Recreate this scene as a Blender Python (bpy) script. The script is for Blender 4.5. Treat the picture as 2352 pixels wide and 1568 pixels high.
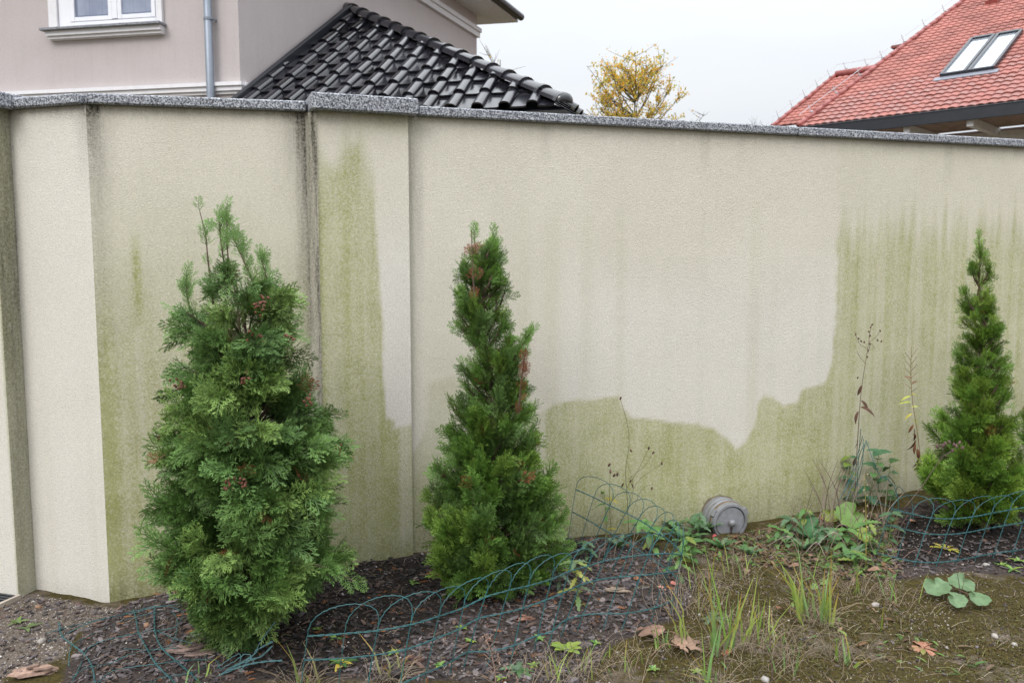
import bpy, bmesh, math, random
import numpy as np
from mathutils import Vector, Matrix, noise as mnoise

random.seed(7); rng = np.random.default_rng(7)
R = math.radians
for o in list(bpy.data.objects): bpy.data.objects.remove(o)
scene = bpy.context.scene
COL = scene.collection

# ------------------------------------------------------------------ camera
EYE = 1.6
FPX = 1895.0                                   # focal length for a 2352 px wide picture
TILT = math.atan(184 / FPX)
cam = bpy.data.cameras.new('camera'); camo = bpy.data.objects.new('camera', cam); COL.objects.link(camo)
cam.sensor_width = 36; cam.lens = 36 * FPX / 2352; cam.clip_end = 3000; cam.clip_start = 0.05
camo.location = (0, 0, EYE); camo.rotation_euler = (math.pi / 2 - TILT, 0, 0)
cam.dof.use_dof = True; cam.dof.focus_distance = 3.7; cam.dof.aperture_fstop = 5.0
scene.camera = camo

# ------------------------------------------------------------------ sky, sun, exposure
SUN_EL, SUN_AZ = R(42), R(212)                 # azimuth the light comes from, clockwise from +Y
w = bpy.data.worlds.new('World'); scene.world = w; w.use_nodes = True
nt = w.node_tree; nt.nodes.clear(); N = nt.nodes.new; LK = nt.links.new
out = N('ShaderNodeOutputWorld'); bg = N('ShaderNodeBackground'); bg.inputs['Strength'].default_value = 0.1
sky = N('ShaderNodeTexSky'); sky.sky_type = 'NISHITA'; sky.sun_disc = False
sky.sun_elevation = SUN_EL; sky.sun_rotation = SUN_AZ; sky.air_density = 1; sky.dust_density = 3
tc = N('ShaderNodeTexCoord'); sep = N('ShaderNodeSeparateXYZ'); LK(tc.outputs['Generated'], sep.inputs[0])
mp = N('ShaderNodeMapping'); mp.inputs['Scale'].default_value = (2.0, 2.0, 7.0); LK(tc.outputs['Generated'], mp.inputs[0])
cn = N('ShaderNodeTexNoise'); cn.inputs['Scale'].default_value = 1.3; cn.inputs['Detail'].default_value = 5; LK(mp.outputs[0], cn.inputs[0])
cr = N('ShaderNodeValToRGB'); cr.color_ramp.elements[0].position = .3; cr.color_ramp.elements[1].position = .7
cr.color_ramp.elements[0].color = (7.8, 8.2, 8.65, 1); cr.color_ramp.elements[1].color = (8.6, 8.8, 9.05, 1)
LK(cn.outputs[0], cr.inputs[0])
mx = N('ShaderNodeMath'); mx.operation = 'MAXIMUM'; mx.inputs[1].default_value = 0; LK(sep.outputs[2], mx.inputs[0])
sq = N('ShaderNodeMath'); sq.operation = 'POWER'; sq.inputs[1].default_value = 2; LK(mx.outputs[0], sq.inputs[0])
ov = N('ShaderNodeMath'); ov.operation = 'MULTIPLY_ADD'; ov.inputs[1].default_value = 3.0; ov.inputs[2].default_value = .86
LK(sq.outputs[0], ov.inputs[0])                 # overcast sky: brighter towards the zenith
sc_ = N('ShaderNodeVectorMath'); sc_.operation = 'SCALE'; LK(cr.outputs[0], sc_.inputs[0]); LK(ov.outputs[0], sc_.inputs['Scale'])
mixw = N('ShaderNodeMix'); mixw.data_type = 'RGBA'; mixw.inputs[0].default_value = .93
LK(sky.outputs[0], mixw.inputs[6]); LK(sc_.outputs[0], mixw.inputs[7])
LK(mixw.outputs[2], bg.inputs[0]); LK(bg.outputs[0], out.inputs[0])
sl = bpy.data.lights.new('sun', 'SUN'); sl.energy = 1.5; sl.angle = R(28); sl.color = (1, .97, .93)
slo = bpy.data.objects.new('sun', sl); COL.objects.link(slo); slo.location = (-4, -6, 12)
sdir = Vector((math.sin(SUN_AZ) * math.cos(SUN_EL), math.cos(SUN_AZ) * math.cos(SUN_EL), math.sin(SUN_EL)))
slo.rotation_euler = sdir.to_track_quat('Z', 'Y').to_euler()
scene.view_settings.view_transform = 'Standard'; scene.view_settings.look = 'None'
scene.view_settings.exposure = 0.22; scene.view_settings.gamma = 1
scene.render.engine = 'CYCLES'

# ------------------------------------------------------------------ measuring helpers
_fw = np.array([0, math.cos(TILT), -math.sin(TILT)]); _up = np.array([0, math.sin(TILT), math.cos(TILT)]); _rt = np.array([1., 0, 0])
_C = np.array([0, 0, EYE])
def ray(u, v): return _rt * (u - 1176) / FPX + _up * (784 - v) / FPX + _fw
def atz(u, v, z):
    d = ray(u, v); return _C + d * (z - EYE) / d[2]
def at(u, v, y):
    d = ray(u, v); return _C + d * y / d[1]
class Plane:                                    # a vertical plane: origin, direction along it, normal away from the viewer
    def __init__(s, a, b):
        s.a = np.array(a[:2], float); b = np.array(b[:2], float)
        s.d = (b - s.a) / np.linalg.norm(b - s.a); s.n = np.array([-s.d[1], s.d[0]])
        if s.n[1] < 0: s.n = -s.n
    def off(s, k): return Plane(s.a + s.n * k, s.a + s.n * k + s.d)
    def hit(s, u, v):
        r = ray(u, v); t = ((s.a - _C[:2]) @ s.n) / (r[:2] @ s.n); return _C + r * t
    def sz(s, u, v):
        p = s.hit(u, v); return float((p[:2] - s.a) @ s.d), float(p[2])
    def pt(s, k, z, o=0.0):
        q = s.a + s.d * k + s.n * o; return (float(q[0]), float(q[1]), z)

# ------------------------------------------------------------------ materials
MATS = {}
def mat(name, col=(.5, .5, .5), rough=.7, metal=0, spec=.5, coat=0, var=0, vscale=8, bump=0, bscale=60, attr=None, transl=0, col2=None, sheen=0, orand=0):
    if name in MATS: return MATS[name]
    m = bpy.data.materials.new(name); m.use_nodes = True; t = m.node_tree
    b = t.nodes['Principled BSDF']; b.inputs['Roughness'].default_value = rough; b.inputs['Metallic'].default_value = metal
    b.inputs['Specular IOR Level'].default_value = spec; b.inputs['Coat Weight'].default_value = coat
    b.inputs['Base Color'].default_value = (*col, 1)
    tc = t.nodes.new('ShaderNodeTexCoord'); src = None
    if attr:
        a = t.nodes.new('ShaderNodeAttribute'); a.attribute_name = attr; src = a.outputs['Color']
    if var or col2:
        n = t.nodes.new('ShaderNodeTexNoise'); n.inputs['Scale'].default_value = vscale; n.inputs['Detail'].default_value = 6
        t.links.new(tc.outputs['Object'], n.inputs[0])
        if col2:
            r = t.nodes.new('ShaderNodeValToRGB'); r.color_ramp.elements[0].position = .35; r.color_ramp.elements[1].position = .65
            r.color_ramp.elements[0].color = (*col, 1); r.color_ramp.elements[1].color = (*col2, 1); t.links.new(n.outputs[0], r.inputs[0]); src = r.outputs[0]
        else:
            mr = t.nodes.new('ShaderNodeMapRange'); mr.inputs[1].default_value = .25; mr.inputs[2].default_value = .75
            mr.inputs[3].default_value = 1 - var; mr.inputs[4].default_value = 1 + var; t.links.new(n.outputs[0], mr.inputs[0])
            vm = t.nodes.new('ShaderNodeVectorMath'); vm.operation = 'SCALE'
            if src: t.links.new(src, vm.inputs[0])
            else: vm.inputs[0].default_value = col
            t.links.new(mr.outputs[0], vm.inputs['Scale']); src = vm.outputs[0]
    if orand:
        oi = t.nodes.new('ShaderNodeObjectInfo'); m2 = t.nodes.new('ShaderNodeMapRange'); m2.inputs[3].default_value = 1 - orand; m2.inputs[4].default_value = 1 + orand; t.links.new(oi.outputs['Random'], m2.inputs[0])
        v2 = t.nodes.new('ShaderNodeVectorMath'); v2.operation = 'SCALE'; t.links.new(src, v2.inputs[0]); t.links.new(m2.outputs[0], v2.inputs['Scale']); src = v2.outputs[0]
        m3 = t.nodes.new('ShaderNodeMapRange'); m3.inputs[3].default_value = rough * .75; m3.inputs[4].default_value = rough * 1.6; t.links.new(oi.outputs['Random'], m3.inputs[0]); t.links.new(m3.outputs[0], b.inputs['Roughness'])
    if src: t.links.new(src, b.inputs['Base Color'])
    if bump:
        n2 = t.nodes.new('ShaderNodeTexNoise'); n2.inputs['Scale'].default_value = bscale; n2.inputs['Detail'].default_value = 4
        t.links.new(tc.outputs['Object'], n2.inputs[0]); bp = t.nodes.new('ShaderNodeBump'); bp.inputs['Strength'].default_value = 1
        bp.inputs['Distance'].default_value = bump; t.links.new(n2.outputs[0], bp.inputs['Height']); t.links.new(bp.outputs[0], b.inputs['Normal'])
    if transl:
        tr = t.nodes.new('ShaderNodeBsdfTranslucent'); ms = t.nodes.new('ShaderNodeMixShader'); ms.inputs[0].default_value = transl
        if src: t.links.new(src, tr.inputs[0])
        else: tr.inputs[0].default_value = (*col, 1)
        o = t.nodes['Material Output']; t.links.new(b.outputs[0], ms.inputs[1]); t.links.new(tr.outputs[0], ms.inputs[2]); t.links.new(ms.outputs[0], o.inputs[0])
    MATS[name] = m; return m

# ------------------------------------------------------------------ object helpers
def obj(name, me, parent=None):
    o = bpy.data.objects.new(name, me); COL.objects.link(o)
    if parent is not None: o.parent = parent
    return o
def tag(o, label=None, cat=None, group=None, kind=None):
    if label: o['label'] = label
    if cat: o['category'] = cat
    if group: o['group'] = group
    if kind: o['kind'] = kind
    return o
def thing(name, label, cat, loc=(0, 0, 0), group=None, rz=0):
    o = bpy.data.objects.new(name, None); COL.objects.link(o); o.location = loc; o.rotation_euler = (0, 0, rz); o.empty_display_size = .1
    tag(o, label, cat, group); o['_o'] = tuple(float(c) for c in loc); return o
class MB:                                       # mesh builder (world coordinates, shifted to the parent's origin on build)
    def __init__(s): s.v = []; s.f = []; s.c = []; s.cc = (1, 1, 1)
    def add(s, vs, fs):
        k = len(s.v); s.v += [tuple(map(float, p)) for p in vs]; s.f += [tuple(i + k for i in f) for f in fs]; s.c += [s.cc] * len(vs); return k
    def box(s, c, X, Y, Z, hx, hy, hz):
        c, X, Y, Z = map(lambda a: np.array(a, float), (c, X, Y, Z)); vs = [c + X * hx * i + Y * hy * j + Z * hz * k for i in (-1, 1) for j in (-1, 1) for k in (-1, 1)]
        s.add(vs, [(0, 1, 3, 2), (4, 6, 7, 5), (0, 4, 5, 1), (2, 3, 7, 6), (0, 2, 6, 4), (1, 5, 7, 3)])
    def prism(s, poly, z0, z1):                 # plan polygon extruded upwards
        n = len(poly); s.add([(p[0], p[1], z0) for p in poly] + [(p[0], p[1], z1) for p in poly],
            [tuple(range(n - 1, -1, -1)), tuple(range(n, 2 * n))] + [(i, (i + 1) % n, n + (i + 1) % n, n + i) for i in range(n)])
    def tube(s, pts, r, n=6, r1=None, cap=True):
        pts = [np.array(p, float) for p in pts]; m = len(pts); r1 = r if r1 is None else r1; vs = []; pa = None
        for i, p in enumerate(pts):
            t = pts[min(i + 1, m - 1)] - pts[max(i - 1, 0)]; t = t / (np.linalg.norm(t) + 1e-9)
            if pa is None: pa = np.cross(t, (0, 0, 1)) if abs(t[2]) < .9 else np.cross(t, (1, 0, 0))
            pa = pa - t * (pa @ t); pa = pa / (np.linalg.norm(pa) + 1e-9); pb = np.cross(t, pa); rr = (r[i] if hasattr(r, '__len__') else r + (r1 - r) * i / max(1, m - 1))
            for k in range(n):
                a = 2 * math.pi * k / n; vs.append(p + (pa * math.cos(a) + pb * math.sin(a)) * rr)
        fs = [(i * n + k, i * n + (k + 1) % n, (i + 1) * n + (k + 1) % n, (i + 1) * n + k) for i in range(m - 1) for k in range(n)]
        if cap: fs += [tuple(range(n - 1, -1, -1)), tuple((m - 1) * n + k for k in range(n))]
        s.add(vs, fs)
    def lathe(s, c, ax, prof, n=32):            # profile (distance along axis, radius)
        c = np.array(c, float); ax = np.array(ax, float); ax /= np.linalg.norm(ax)
        a = np.cross(ax, (0, 0, 1)); a = a / np.linalg.norm(a) if np.linalg.norm(a) > .01 else np.array([1., 0, 0]); b = np.cross(ax, a); vs = []
        for h, r in prof:
            for k in range(n):
                t = 2 * math.pi * k / n; vs.append(c + ax * h + (a * math.cos(t) + b * math.sin(t)) * max(r, 1e-4))
        m = len(prof); s.add(vs, [(i * n + k, i * n + (k + 1) % n, (i + 1) * n + (k + 1) % n, (i + 1) * n + k) for i in range(m - 1) for k in range(n)])
    def mesh(s, material, org=(0, 0, 0), smooth=False, colors=False, name='m'):
        me = bpy.data.meshes.new(name); me.from_pydata([(x - org[0], y - org[1], z - org[2]) for x, y, z in s.v], [], s.f); me.update()
        if material: me.materials.append(material)
        if colors:
            a = me.color_attributes.new('tint', 'FLOAT_COLOR', 'POINT'); a.data.foreach_set('color', np.array([(*c, 1) for c in s.c], np.float32).ravel())
        if smooth: me.polygons.foreach_set('use_smooth', [True] * len(me.polygons))
        return me
    def build(s, name, material, parent=None, smooth=False, colors=False):
        org = (0, 0, 0)
        q = parent
        while q is not None:
            if '_o' in q: org = tuple(q['_o']); break
            q = q.parent
        return obj(name, s.mesh(material, org, smooth, colors, name), parent)
def bevel(o, wd=.006, seg=2):
    m = o.modifiers.new('b', 'BEVEL'); m.width = wd; m.segments = seg; m.limit_method = 'ANGLE'; return o
def crisp(o, deg=35):
    try: o.data.set_sharp_from_angle(angle=R(deg))
    except Exception: pass
    return o
def unit(a):
    a = np.array(a, float); return a / (np.linalg.norm(a) + 1e-12)
def smooth(pts, n=6):                           # Catmull-Rom through points
    P = [np.array(p, float) for p in pts]; P = [2 * P[0] - P[1]] + P + [2 * P[-1] - P[-2]]; o = []
    for i in range(1, len(P) - 2):
        for k in range(n):
            t = k / n; o.append(.5 * (2 * P[i] + (P[i + 1] - P[i - 1]) * t + (2 * P[i - 1] - 5 * P[i] + 4 * P[i + 1] - P[i + 2]) * t * t + (3 * P[i] - P[i - 1] - 3 * P[i + 1] + P[i + 2]) * t ** 3))
    o.append(P[-2]); return o
def inpoly(x, y, P):
    c = False; j = len(P) - 1
    for i in range(len(P)):
        if (P[i][1] > y) != (P[j][1] > y) and x < (P[j][0] - P[i][0]) * (y - P[i][1]) / (P[j][1] - P[i][1]) + P[i][0]: c = not c
        j = i
    return c
def sdist(X, Y, P):                             # signed distance to a polygon, positive inside (numpy)
    P = np.array(P, float); d = np.full(X.shape, 1e9); ins = np.zeros(X.shape, bool); j = len(P) - 1
    for i in range(len(P)):
        a, b = P[j], P[i]; ab = b - a; L = ab @ ab + 1e-12; t = np.clip(((X - a[0]) * ab[0] + (Y - a[1]) * ab[1]) / L, 0, 1)
        d = np.minimum(d, np.hypot(X - a[0] - t * ab[0], Y - a[1] - t * ab[1]))
        cr = ((b[1] > Y) != (a[1] > Y)) & (X < (a[0] - b[0]) * (Y - b[1]) / (a[1] - b[1] + 1e-12) + b[0]); ins ^= cr; j = i
    return np.where(ins, d, -d)
def sst(x, a, b):
    t = np.clip((x - a) / (b - a), 0, 1); return t * t * (3 - 2 * t)

# ------------------------------------------------------------------ the garden wall's plan (needed by the ground)
ZT = 2.295                                      # underside of the coping
cA, cB, cC = atz(12, 250, ZT), atz(186, 237.5, ZT), atz(703, 255.5, ZT)
cP0, cP1 = atz(712, 249, ZT), atz(955, 263, ZT)
cR0, cR1 = atz(959, 265.5, ZT), atz(2352, 338, ZT)
OH = .035
plF, plL, plP, plR = Plane(cA, cB).off(OH), Plane(cB, cC).off(OH), Plane(cP0, cP1).off(OH), Plane(cR0, cR1).off(OH)
def cross(p, q):
    M = np.array([p.d, -q.d]).T; k = np.linalg.solve(M, q.a - p.a); return p.a + p.d * k[0]
XB = cross(plF, plL)                            # convex corner

# ------------------------------------------------------------------ ground
WX = [-6, -2.4, -1.94, -1.55, -.9, -.5, .31, 1.36, 1.9, 2.48, 3.3, 6]
WZ = [0, 0, -.01, .042, .114, .123, .124, .100, .13, .2, .17, .15]
FX = [-6, -2, 0, 2, 6]; FZ = [0, 0, .03, .05, .05]
def wall_y(x): return np.interp(x, [-6, XB[0], -.9, -.5, 6], [XB[1] + (XB[0] + 6) * .268, XB[1], 3.98, 4.04, 4.04 + 6.5 * .318])
def base_h(x, y):
    d = np.maximum(wall_y(x) - y, 0); k = np.exp(-(d / .75) ** 1.5)
    far = 1 - sst(np.hypot(x - .5, y - 3.5), 6, 14)
    return (np.interp(x, FX, FZ) * (1 - k) + np.interp(x, WX, WZ) * k) * far
def relief(x, y):
    v = Vector((x, y, 0)); a = mnoise.noise(v * 2.1) * .012 + mnoise.noise(v * 6.5 + Vector((5, 1, 2))) * .007 + mnoise.noise(v * 19 + Vector((1, 7, 2))) * .0042 + mnoise.noise(v * 47) * .0022
    return a
def G(x, y):
    r = relief(x, y) if (-3.2 < x < 4.6 and 2.2 < y < 6) else 0
    return float(base_h(np.float64(x), np.float64(y))) + r
def gp(u, v):
    z = 0.03
    for _ in range(6):
        p = atz(u, v, z); z = G(p[0], p[1])
    return np.array([p[0], p[1], z])
def gpoly(L): return [tuple(gp(*q)[:2]) for q in L]
BED1 = gpoly([(150, 1568), (200, 1440), (300, 1385), (500, 1330), (760, 1286), (1000, 1272), (1330, 1236), (1500, 1250), (1600, 1330), (1560, 1420), (1480, 1440), (1400, 1480), (1330, 1568)])
DARK = gpoly([(470, 1500), (420, 1370), (500, 1335), (760, 1290), (1000, 1275), (1330, 1240), (1400, 1280), (1250, 1330), (1080, 1390), (960, 1470), (760, 1560), (600, 1560)])
BED2 = gpoly([(1960, 1215), (2060, 1170), (2352, 1130), (2700, 1110), (2700, 1330), (2352, 1322), (2200, 1310), (2060, 1330), (1990, 1290)])
BANK = gpoly([(1590, 1260), (1760, 1215), (1960, 1180), (2060, 1180), (2060, 1330), (1960, 1330), (1800, 1300), (1640, 1290)])
SAND = gpoly([(-60, 1640), (-60, 1370), (70, 1362), (235, 1392), (300, 1395), (180, 1450), (150, 1510), (0, 1560), (0, 1640)])
def axis(lo, hi, step, far):
    a = list(np.arange(lo, hi + 1e-6, step)); s = step
    x = hi
    while x < far: s *= 1.5; x += s; a.append(x)
    s = step; x = lo
    while x > -far: s *= 1.5; x -= s; a.insert(0, x)
    return np.array(a)
gx, gy = axis(-2.9, 4.2, .021, 900), axis(2.5, 5.4, .021, 900)
X, Y = np.meshgrid(gx, gy); Zg = base_h(X, Y)
den = (X > -3.1) & (X < 4.5) & (Y > 2.3) & (Y < 5.9)
Zr = np.zeros_like(Zg); idx = np.argwhere(den)
for i, j in idx: Zr[i, j] = relief(X[i, j], Y[i, j])
Zg = Zg + Zr
ny, nx = X.shape
q = np.arange(nx * ny).reshape(ny, nx)
gm = bpy.data.meshes.new('ground'); gm.from_pydata(np.stack([X.ravel(), Y.ravel(), Zg.ravel()], 1).tolist(), [], np.stack([q[:-1, :-1].ravel(), q[:-1, 1:].ravel(), q[1:, 1:].ravel(), q[1:, :-1].ravel()], 1).tolist())
gm.polygons.foreach_set('use_smooth', [True] * len(gm.polygons))
bedm = np.maximum(sst(sdist(X, Y, BED1), -.09, .07), sst(sdist(X, Y, BED2), -.1, .08)); dark = np.maximum(sst(sdist(X, Y, DARK), -.12, .15), .75 * sst(sdist(X, Y, BED2), -.02, .2)); sand = sst(sdist(X, Y, SAND), -.08, .1)
bank = sst(sdist(X, Y, BANK), -.15, .1)
a = gm.color_attributes.new('zone', 'FLOAT_COLOR', 'POINT')
a.data.foreach_set('color', np.stack([bedm.ravel(), dark.ravel(), sand.ravel(), bank.ravel()], 1).astype(np.float32).ravel())
def ground_mat():
    m = bpy.data.materials.new('soil'); m.use_nodes = True; t = m.node_tree; n = t.nodes.new; l = t.links.new; b = t.nodes['Principled BSDF']
    b.inputs['Roughness'].default_value = .9; b.inputs['Specular IOR Level'].default_value = .25
    tc = n('ShaderNodeTexCoord'); z = n('ShaderNodeAttribute'); z.attribute_name = 'zone'; s = n('ShaderNodeSeparateColor'); l(z.outputs['Color'], s.inputs[0])
    def noi(sc, det=6, rough=.6):
        k = n('ShaderNodeTexNoise'); k.inputs['Scale'].default_value = sc; k.inputs['Detail'].default_value = det; k.inputs['Roughness'].default_value = rough; l(tc.outputs['Object'], k.inputs[0]); return k.outputs[0]
    def ramp(src, stops):
        r = n('ShaderNodeValToRGB'); e = r.color_ramp.elements
        while len(e) < len(stops): e.new(.5)
        for i, (p, c) in enumerate(stops): e[i].position = p; e[i].color = (*c, 1)
        l(src, r.inputs[0]); return r.outputs[0]
    def mixc(f, a, b_):
        k = n('ShaderNodeMix'); k.data_type = 'RGBA'; l(f, k.inputs[0]); l(a, k.inputs[6]); l(b_, k.inputs[7]); return k.outputs[2]
    def math_(op, a, b_=None):
        k = n('ShaderNodeMath'); k.operation = op; k.use_clamp = op != 'SUBTRACT'
        for i, q in enumerate((a, b_)):
            if q is None: continue
            if isinstance(q, (int, float)): k.inputs[i].default_value = q
            else: l(q, k.inputs[i])
        return k.outputs[0]
    grit = ramp(noi(160, 3, .8), [(.3, (.06, .043, .034)), (.5, (.15, .115, .09)), (.62, (.25, .21, .175)), (.74, (.48, .45, .40))])
    moss = ramp(noi(70, 4, .8), [(.3, (.014, .011, .004)), (.5, (.05, .037, .008)), (.72, (.11, .088, .016))])
    mf = ramp(noi(3.6, 8, .68), [(.34, (0, 0, 0)), (.47, (1, 1, 1))])
    openg = mixc(mf, grit, moss)
    bare = ramp(noi(120, 4, .75), [(.28, (.05, .04, .035)), (.5, (.125, .1, .082)), (.66, (.21, .18, .155)), (.76, (.42, .38, .34))])
    mulch = ramp(noi(55, 6, .75), [(.3, (.018, .014, .013)), (.55, (.06, .046, .04)), (.72, (.13, .105, .095))])
    wet = ramp(noi(45, 6, .75), [(.3, (.006, .005, .0045)), (.6, (.022, .016, .013)), (.8, (.06, .045, .035))])
    bankc = ramp(noi(60, 6, .75), [(.3, (.02, .016, .01)), (.55, (.065, .05, .025)), (.75, (.13, .11, .06))])
    edge = noi(9, 5)
    def fuz(q): return math_('ADD', math_('MULTIPLY', math_('SUBTRACT', edge, .5), .9), q)
    def fuzz(q):
        r = ramp(fuz(q), [(.38, (0, 0, 0)), (.62, (1, 1, 1))]); return r
    c = mixc(fuzz(s.outputs[2]), openg, bare); c = mixc(fuzz(z.outputs['Alpha']), c, bankc); c = mixc(fuzz(s.outputs[0]), c, mulch); c = mixc(fuzz(s.outputs[1]), c, wet)
    l(c, b.inputs['Base Color'])
    bp = n('ShaderNodeBump'); bp.inputs['Strength'].default_value = 1; bp.inputs['Distance'].default_value = .006; l(math_('ADD', noi(130, 5, .8), math_('MULTIPLY', noi(40, 4), .6)), bp.inputs['Height']); l(bp.outputs[0], b.inputs['Normal'])
    return m
gm.materials.append(ground_mat())
tag(obj('ground', gm), kind='structure')

# ------------------------------------------------------------------ garden wall
def stucco(name, base, warm, bump=.006, gscale=165, far=False):
    m = bpy.data.materials.new(name); m.use_nodes = True; t = m.node_tree; n = t.nodes.new; l = t.links.new; b = t.nodes['Principled BSDF']
    b.inputs['Roughness'].default_value = .92; b.inputs['Specular IOR Level'].default_value = .2
    tc = n('ShaderNodeTexCoord')
    def noi(sc, det=5, rough=.6, scale3=None):
        k = n('ShaderNodeTexNoise'); k.inputs['Scale'].default_value = sc; k.inputs['Detail'].default_value = det; k.inputs['Roughness'].default_value = rough
        if scale3:
            mp = n('ShaderNodeMapping'); mp.inputs['Scale'].default_value = scale3; l(tc.outputs['Object'], mp.inputs[0]); l(mp.outputs[0], k.inputs[0])
        else: l(tc.outputs['Object'], k.inputs[0])
        return k.outputs[0]
    def mr(src, a, b_, c, d):
        k = n('ShaderNodeMapRange'); k.inputs[1].default_value = a; k.inputs[2].default_value = b_; k.inputs[3].default_value = c; k.inputs[4].default_value = d; l(src, k.inputs[0]); return k.outputs[0]
    def mul(a, b_, op='MULTIPLY', clamp=False):
        k = n('ShaderNodeMath'); k.operation = op; k.use_clamp = clamp
        for i, q in enumerate((a, b_)):
            if isinstance(q, (int, float)): k.inputs[i].default_value = q
            else: l(q, k.inputs[i])
        return k.outputs[0]
    def mixc(f, a, b_):
        k = n('ShaderNodeMix'); k.data_type = 'RGBA'; l(f, k.inputs[0])
        for i, q in ((6, a), (7, b_)):
            if isinstance(q, tuple): k.inputs[i].default_value = (*q, 1)
            else: l(q, k.inputs[i])
        return k.outputs[2]
    cloud = noi(1.7, 5); c = mixc(mr(cloud, .3, .7, 0, 1), base, warm)
    streak = noi(1, 6, .65, (16, 16, 1.1)); fine = noi(90, 3, .7)
    if not far:
        at_ = n('ShaderNodeAttribute'); at_.attribute_name = 'stain'; s = n('ShaderNodeSeparateColor'); l(at_.outputs['Color'], s.inputs[0])
        A, D, W = s.outputs[0], s.outputs[1], s.outputs[2]
        am = mul(A, mr(streak, .3, .7, .78, 1.2)); am = mul(am, mr(fine, .32, .68, .55, 1.35), clamp=True)
        alg = mixc(mr(noi(7, 5), .35, .65, 0, 1), (.315, .325, .125), (.41, .41, .205)); alg = mixc(mr(noi(34, 4), .55, .75, 0, .55), alg, (.245, .245, .1))
        c = mixc(W, c, (.69, .66, .62))
        c = mixc(am, c, alg)
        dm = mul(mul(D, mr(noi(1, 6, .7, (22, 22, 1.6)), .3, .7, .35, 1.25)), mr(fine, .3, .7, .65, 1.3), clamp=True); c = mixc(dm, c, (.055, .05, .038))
    else:
        c = mixc(mr(streak, .5, .8, 0, .16), c, (.3, .29, .24))
    grain = noi(gscale, 2, .5, (1, 1, 1.7)); c2 = n('ShaderNodeVectorMath'); c2.operation = 'SCALE'; l(c, c2.inputs[0]); l(mr(grain, .3, .7, .82, 1.1), c2.inputs['Scale'])
    l(c2.outputs[0], b.inputs['Base Color'])
    bp = n('ShaderNodeBump'); bp.inputs['Strength'].default_value = 1; bp.inputs['Distance'].default_value = bump; l(grain, bp.inputs['Height']); l(bp.outputs[0], b.inputs['Normal'])
    return m
M_wall = stucco('wall_render', (.68, .64, .555), (.62, .58, .49), .0045)
def granite():
    m = bpy.data.materials.new('granite'); m.use_nodes = True; t = m.node_tree; n = t.nodes.new; l = t.links.new; b = t.nodes['Principled BSDF']; b.inputs['Roughness'].default_value = .55
    tc = n('ShaderNodeTexCoord'); k = n('ShaderNodeTexNoise'); k.inputs['Scale'].default_value = 125; k.inputs['Detail'].default_value = 3; k.inputs['Roughness'].default_value = .75; l(tc.outputs['Object'], k.inputs[0])
    r = n('ShaderNodeValToRGB'); e = r.color_ramp.elements; e.new(.5); e.new(.6)
    for i, (p, c) in enumerate([(.38, (.02, .021, .028)), (.46, (.085, .09, .11)), (.54, (.3, .315, .35)), (.66, (.56, .57, .6))]): e[i].position = p; e[i].color = (*c, 1)
    l(k.outputs[0], r.inputs[0]); l(r.outputs[0], b.inputs['Base Color']); return m
M_gran = granite()
TH_ = .24
def px(plane, L): return [plane.sz(*p) for p in L]
def streaks(S, freq, seed, lo=.35, hi=.75):
    return np.array([sst(np.float64(mnoise.noise(Vector((s * freq, seed, 0))) * .5 + .5), lo, hi) for s in S[0]])[None, :] * np.ones_like(S)
def masks_right(S, Z):
    P = px(plR, [(930, 1330), (930, 1060), (975, 1000), (985, 885), (1000, 872), (1040, 862), (1130, 900), (1240, 946), (1270, 930), (1320, 920), (1385, 917), (1420, 909), (1432, 940), (1450, 958), (1520, 966), (1600, 974), (1640, 985), (1670, 1010), (1690, 1032), (1714, 1012), (1735, 975), (1743, 918), (1756, 909), (1776, 915), (1800, 933), (1832, 920), (1840, 894), (1870, 888), (1896, 880), (1910, 840), (1920, 740), (1925, 600), (1919, 562), (1928, 500), (1926, 430), (1930, 330), (3600, 390), (3600, 1330)])
    d = sdist(S, Z, P); jag = np.vectorize(lambda a, b: mnoise.noise(Vector((a * 11, b * 11, 3))) * .012 + mnoise.noise(Vector((a * 31, b * 31, 9))) * .006)(S, Z)
    A = sst(d + jag, -.011, .012)
    s0 = plR.sz(1926, 600)[0]; zt = plR.sz(2100, 455)[1]
    fade = 1 - sst(Z + streaks(S, 26, 4.1, .2, .9) * -.28 + .16, zt - .28, zt + .03)
    right = sst(S, s0 - .06, s0 + .02)
    k = np.where(right > .5, .1 + fade * (.42 + .22 * streaks(S, 34, 8.2, .3, .7)), .62 + .2 * sst(Z, 1.1, .35))
    s1 = plR.sz(985, 900)[0]; s2 = plR.sz(1250, 900)[0]
    k = k * np.where(S < s2, .42 + .4 * sst(Z, .75, .3), 1.0)
    W = sst(-d - jag, -.005, .015) * sst(S, plR.sz(1235, 900)[0], plR.sz(1330, 900)[0]) * sst(Z, 1.75, 1.25) * .55      # freshly washed patch
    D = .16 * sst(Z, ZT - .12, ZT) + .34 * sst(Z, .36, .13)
    D += .28 * sst(S, .05, .0) * sst(Z, .9, 2.2)  # painted soft shadow beside the pillar, stronger towards the top
    sp = streaks(S, 7, 2.7, .62, .8); D += .16 * sp * sst(Z, ZT - .3, ZT - .02)
    fa = .16 * streaks(S, 12, 6.6, .4, .8) * sst(Z, 2.3, 1.2)
    return np.clip(A * k + fa * (1 - A), 0, 1), np.clip(D, 0, 1), W
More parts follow.
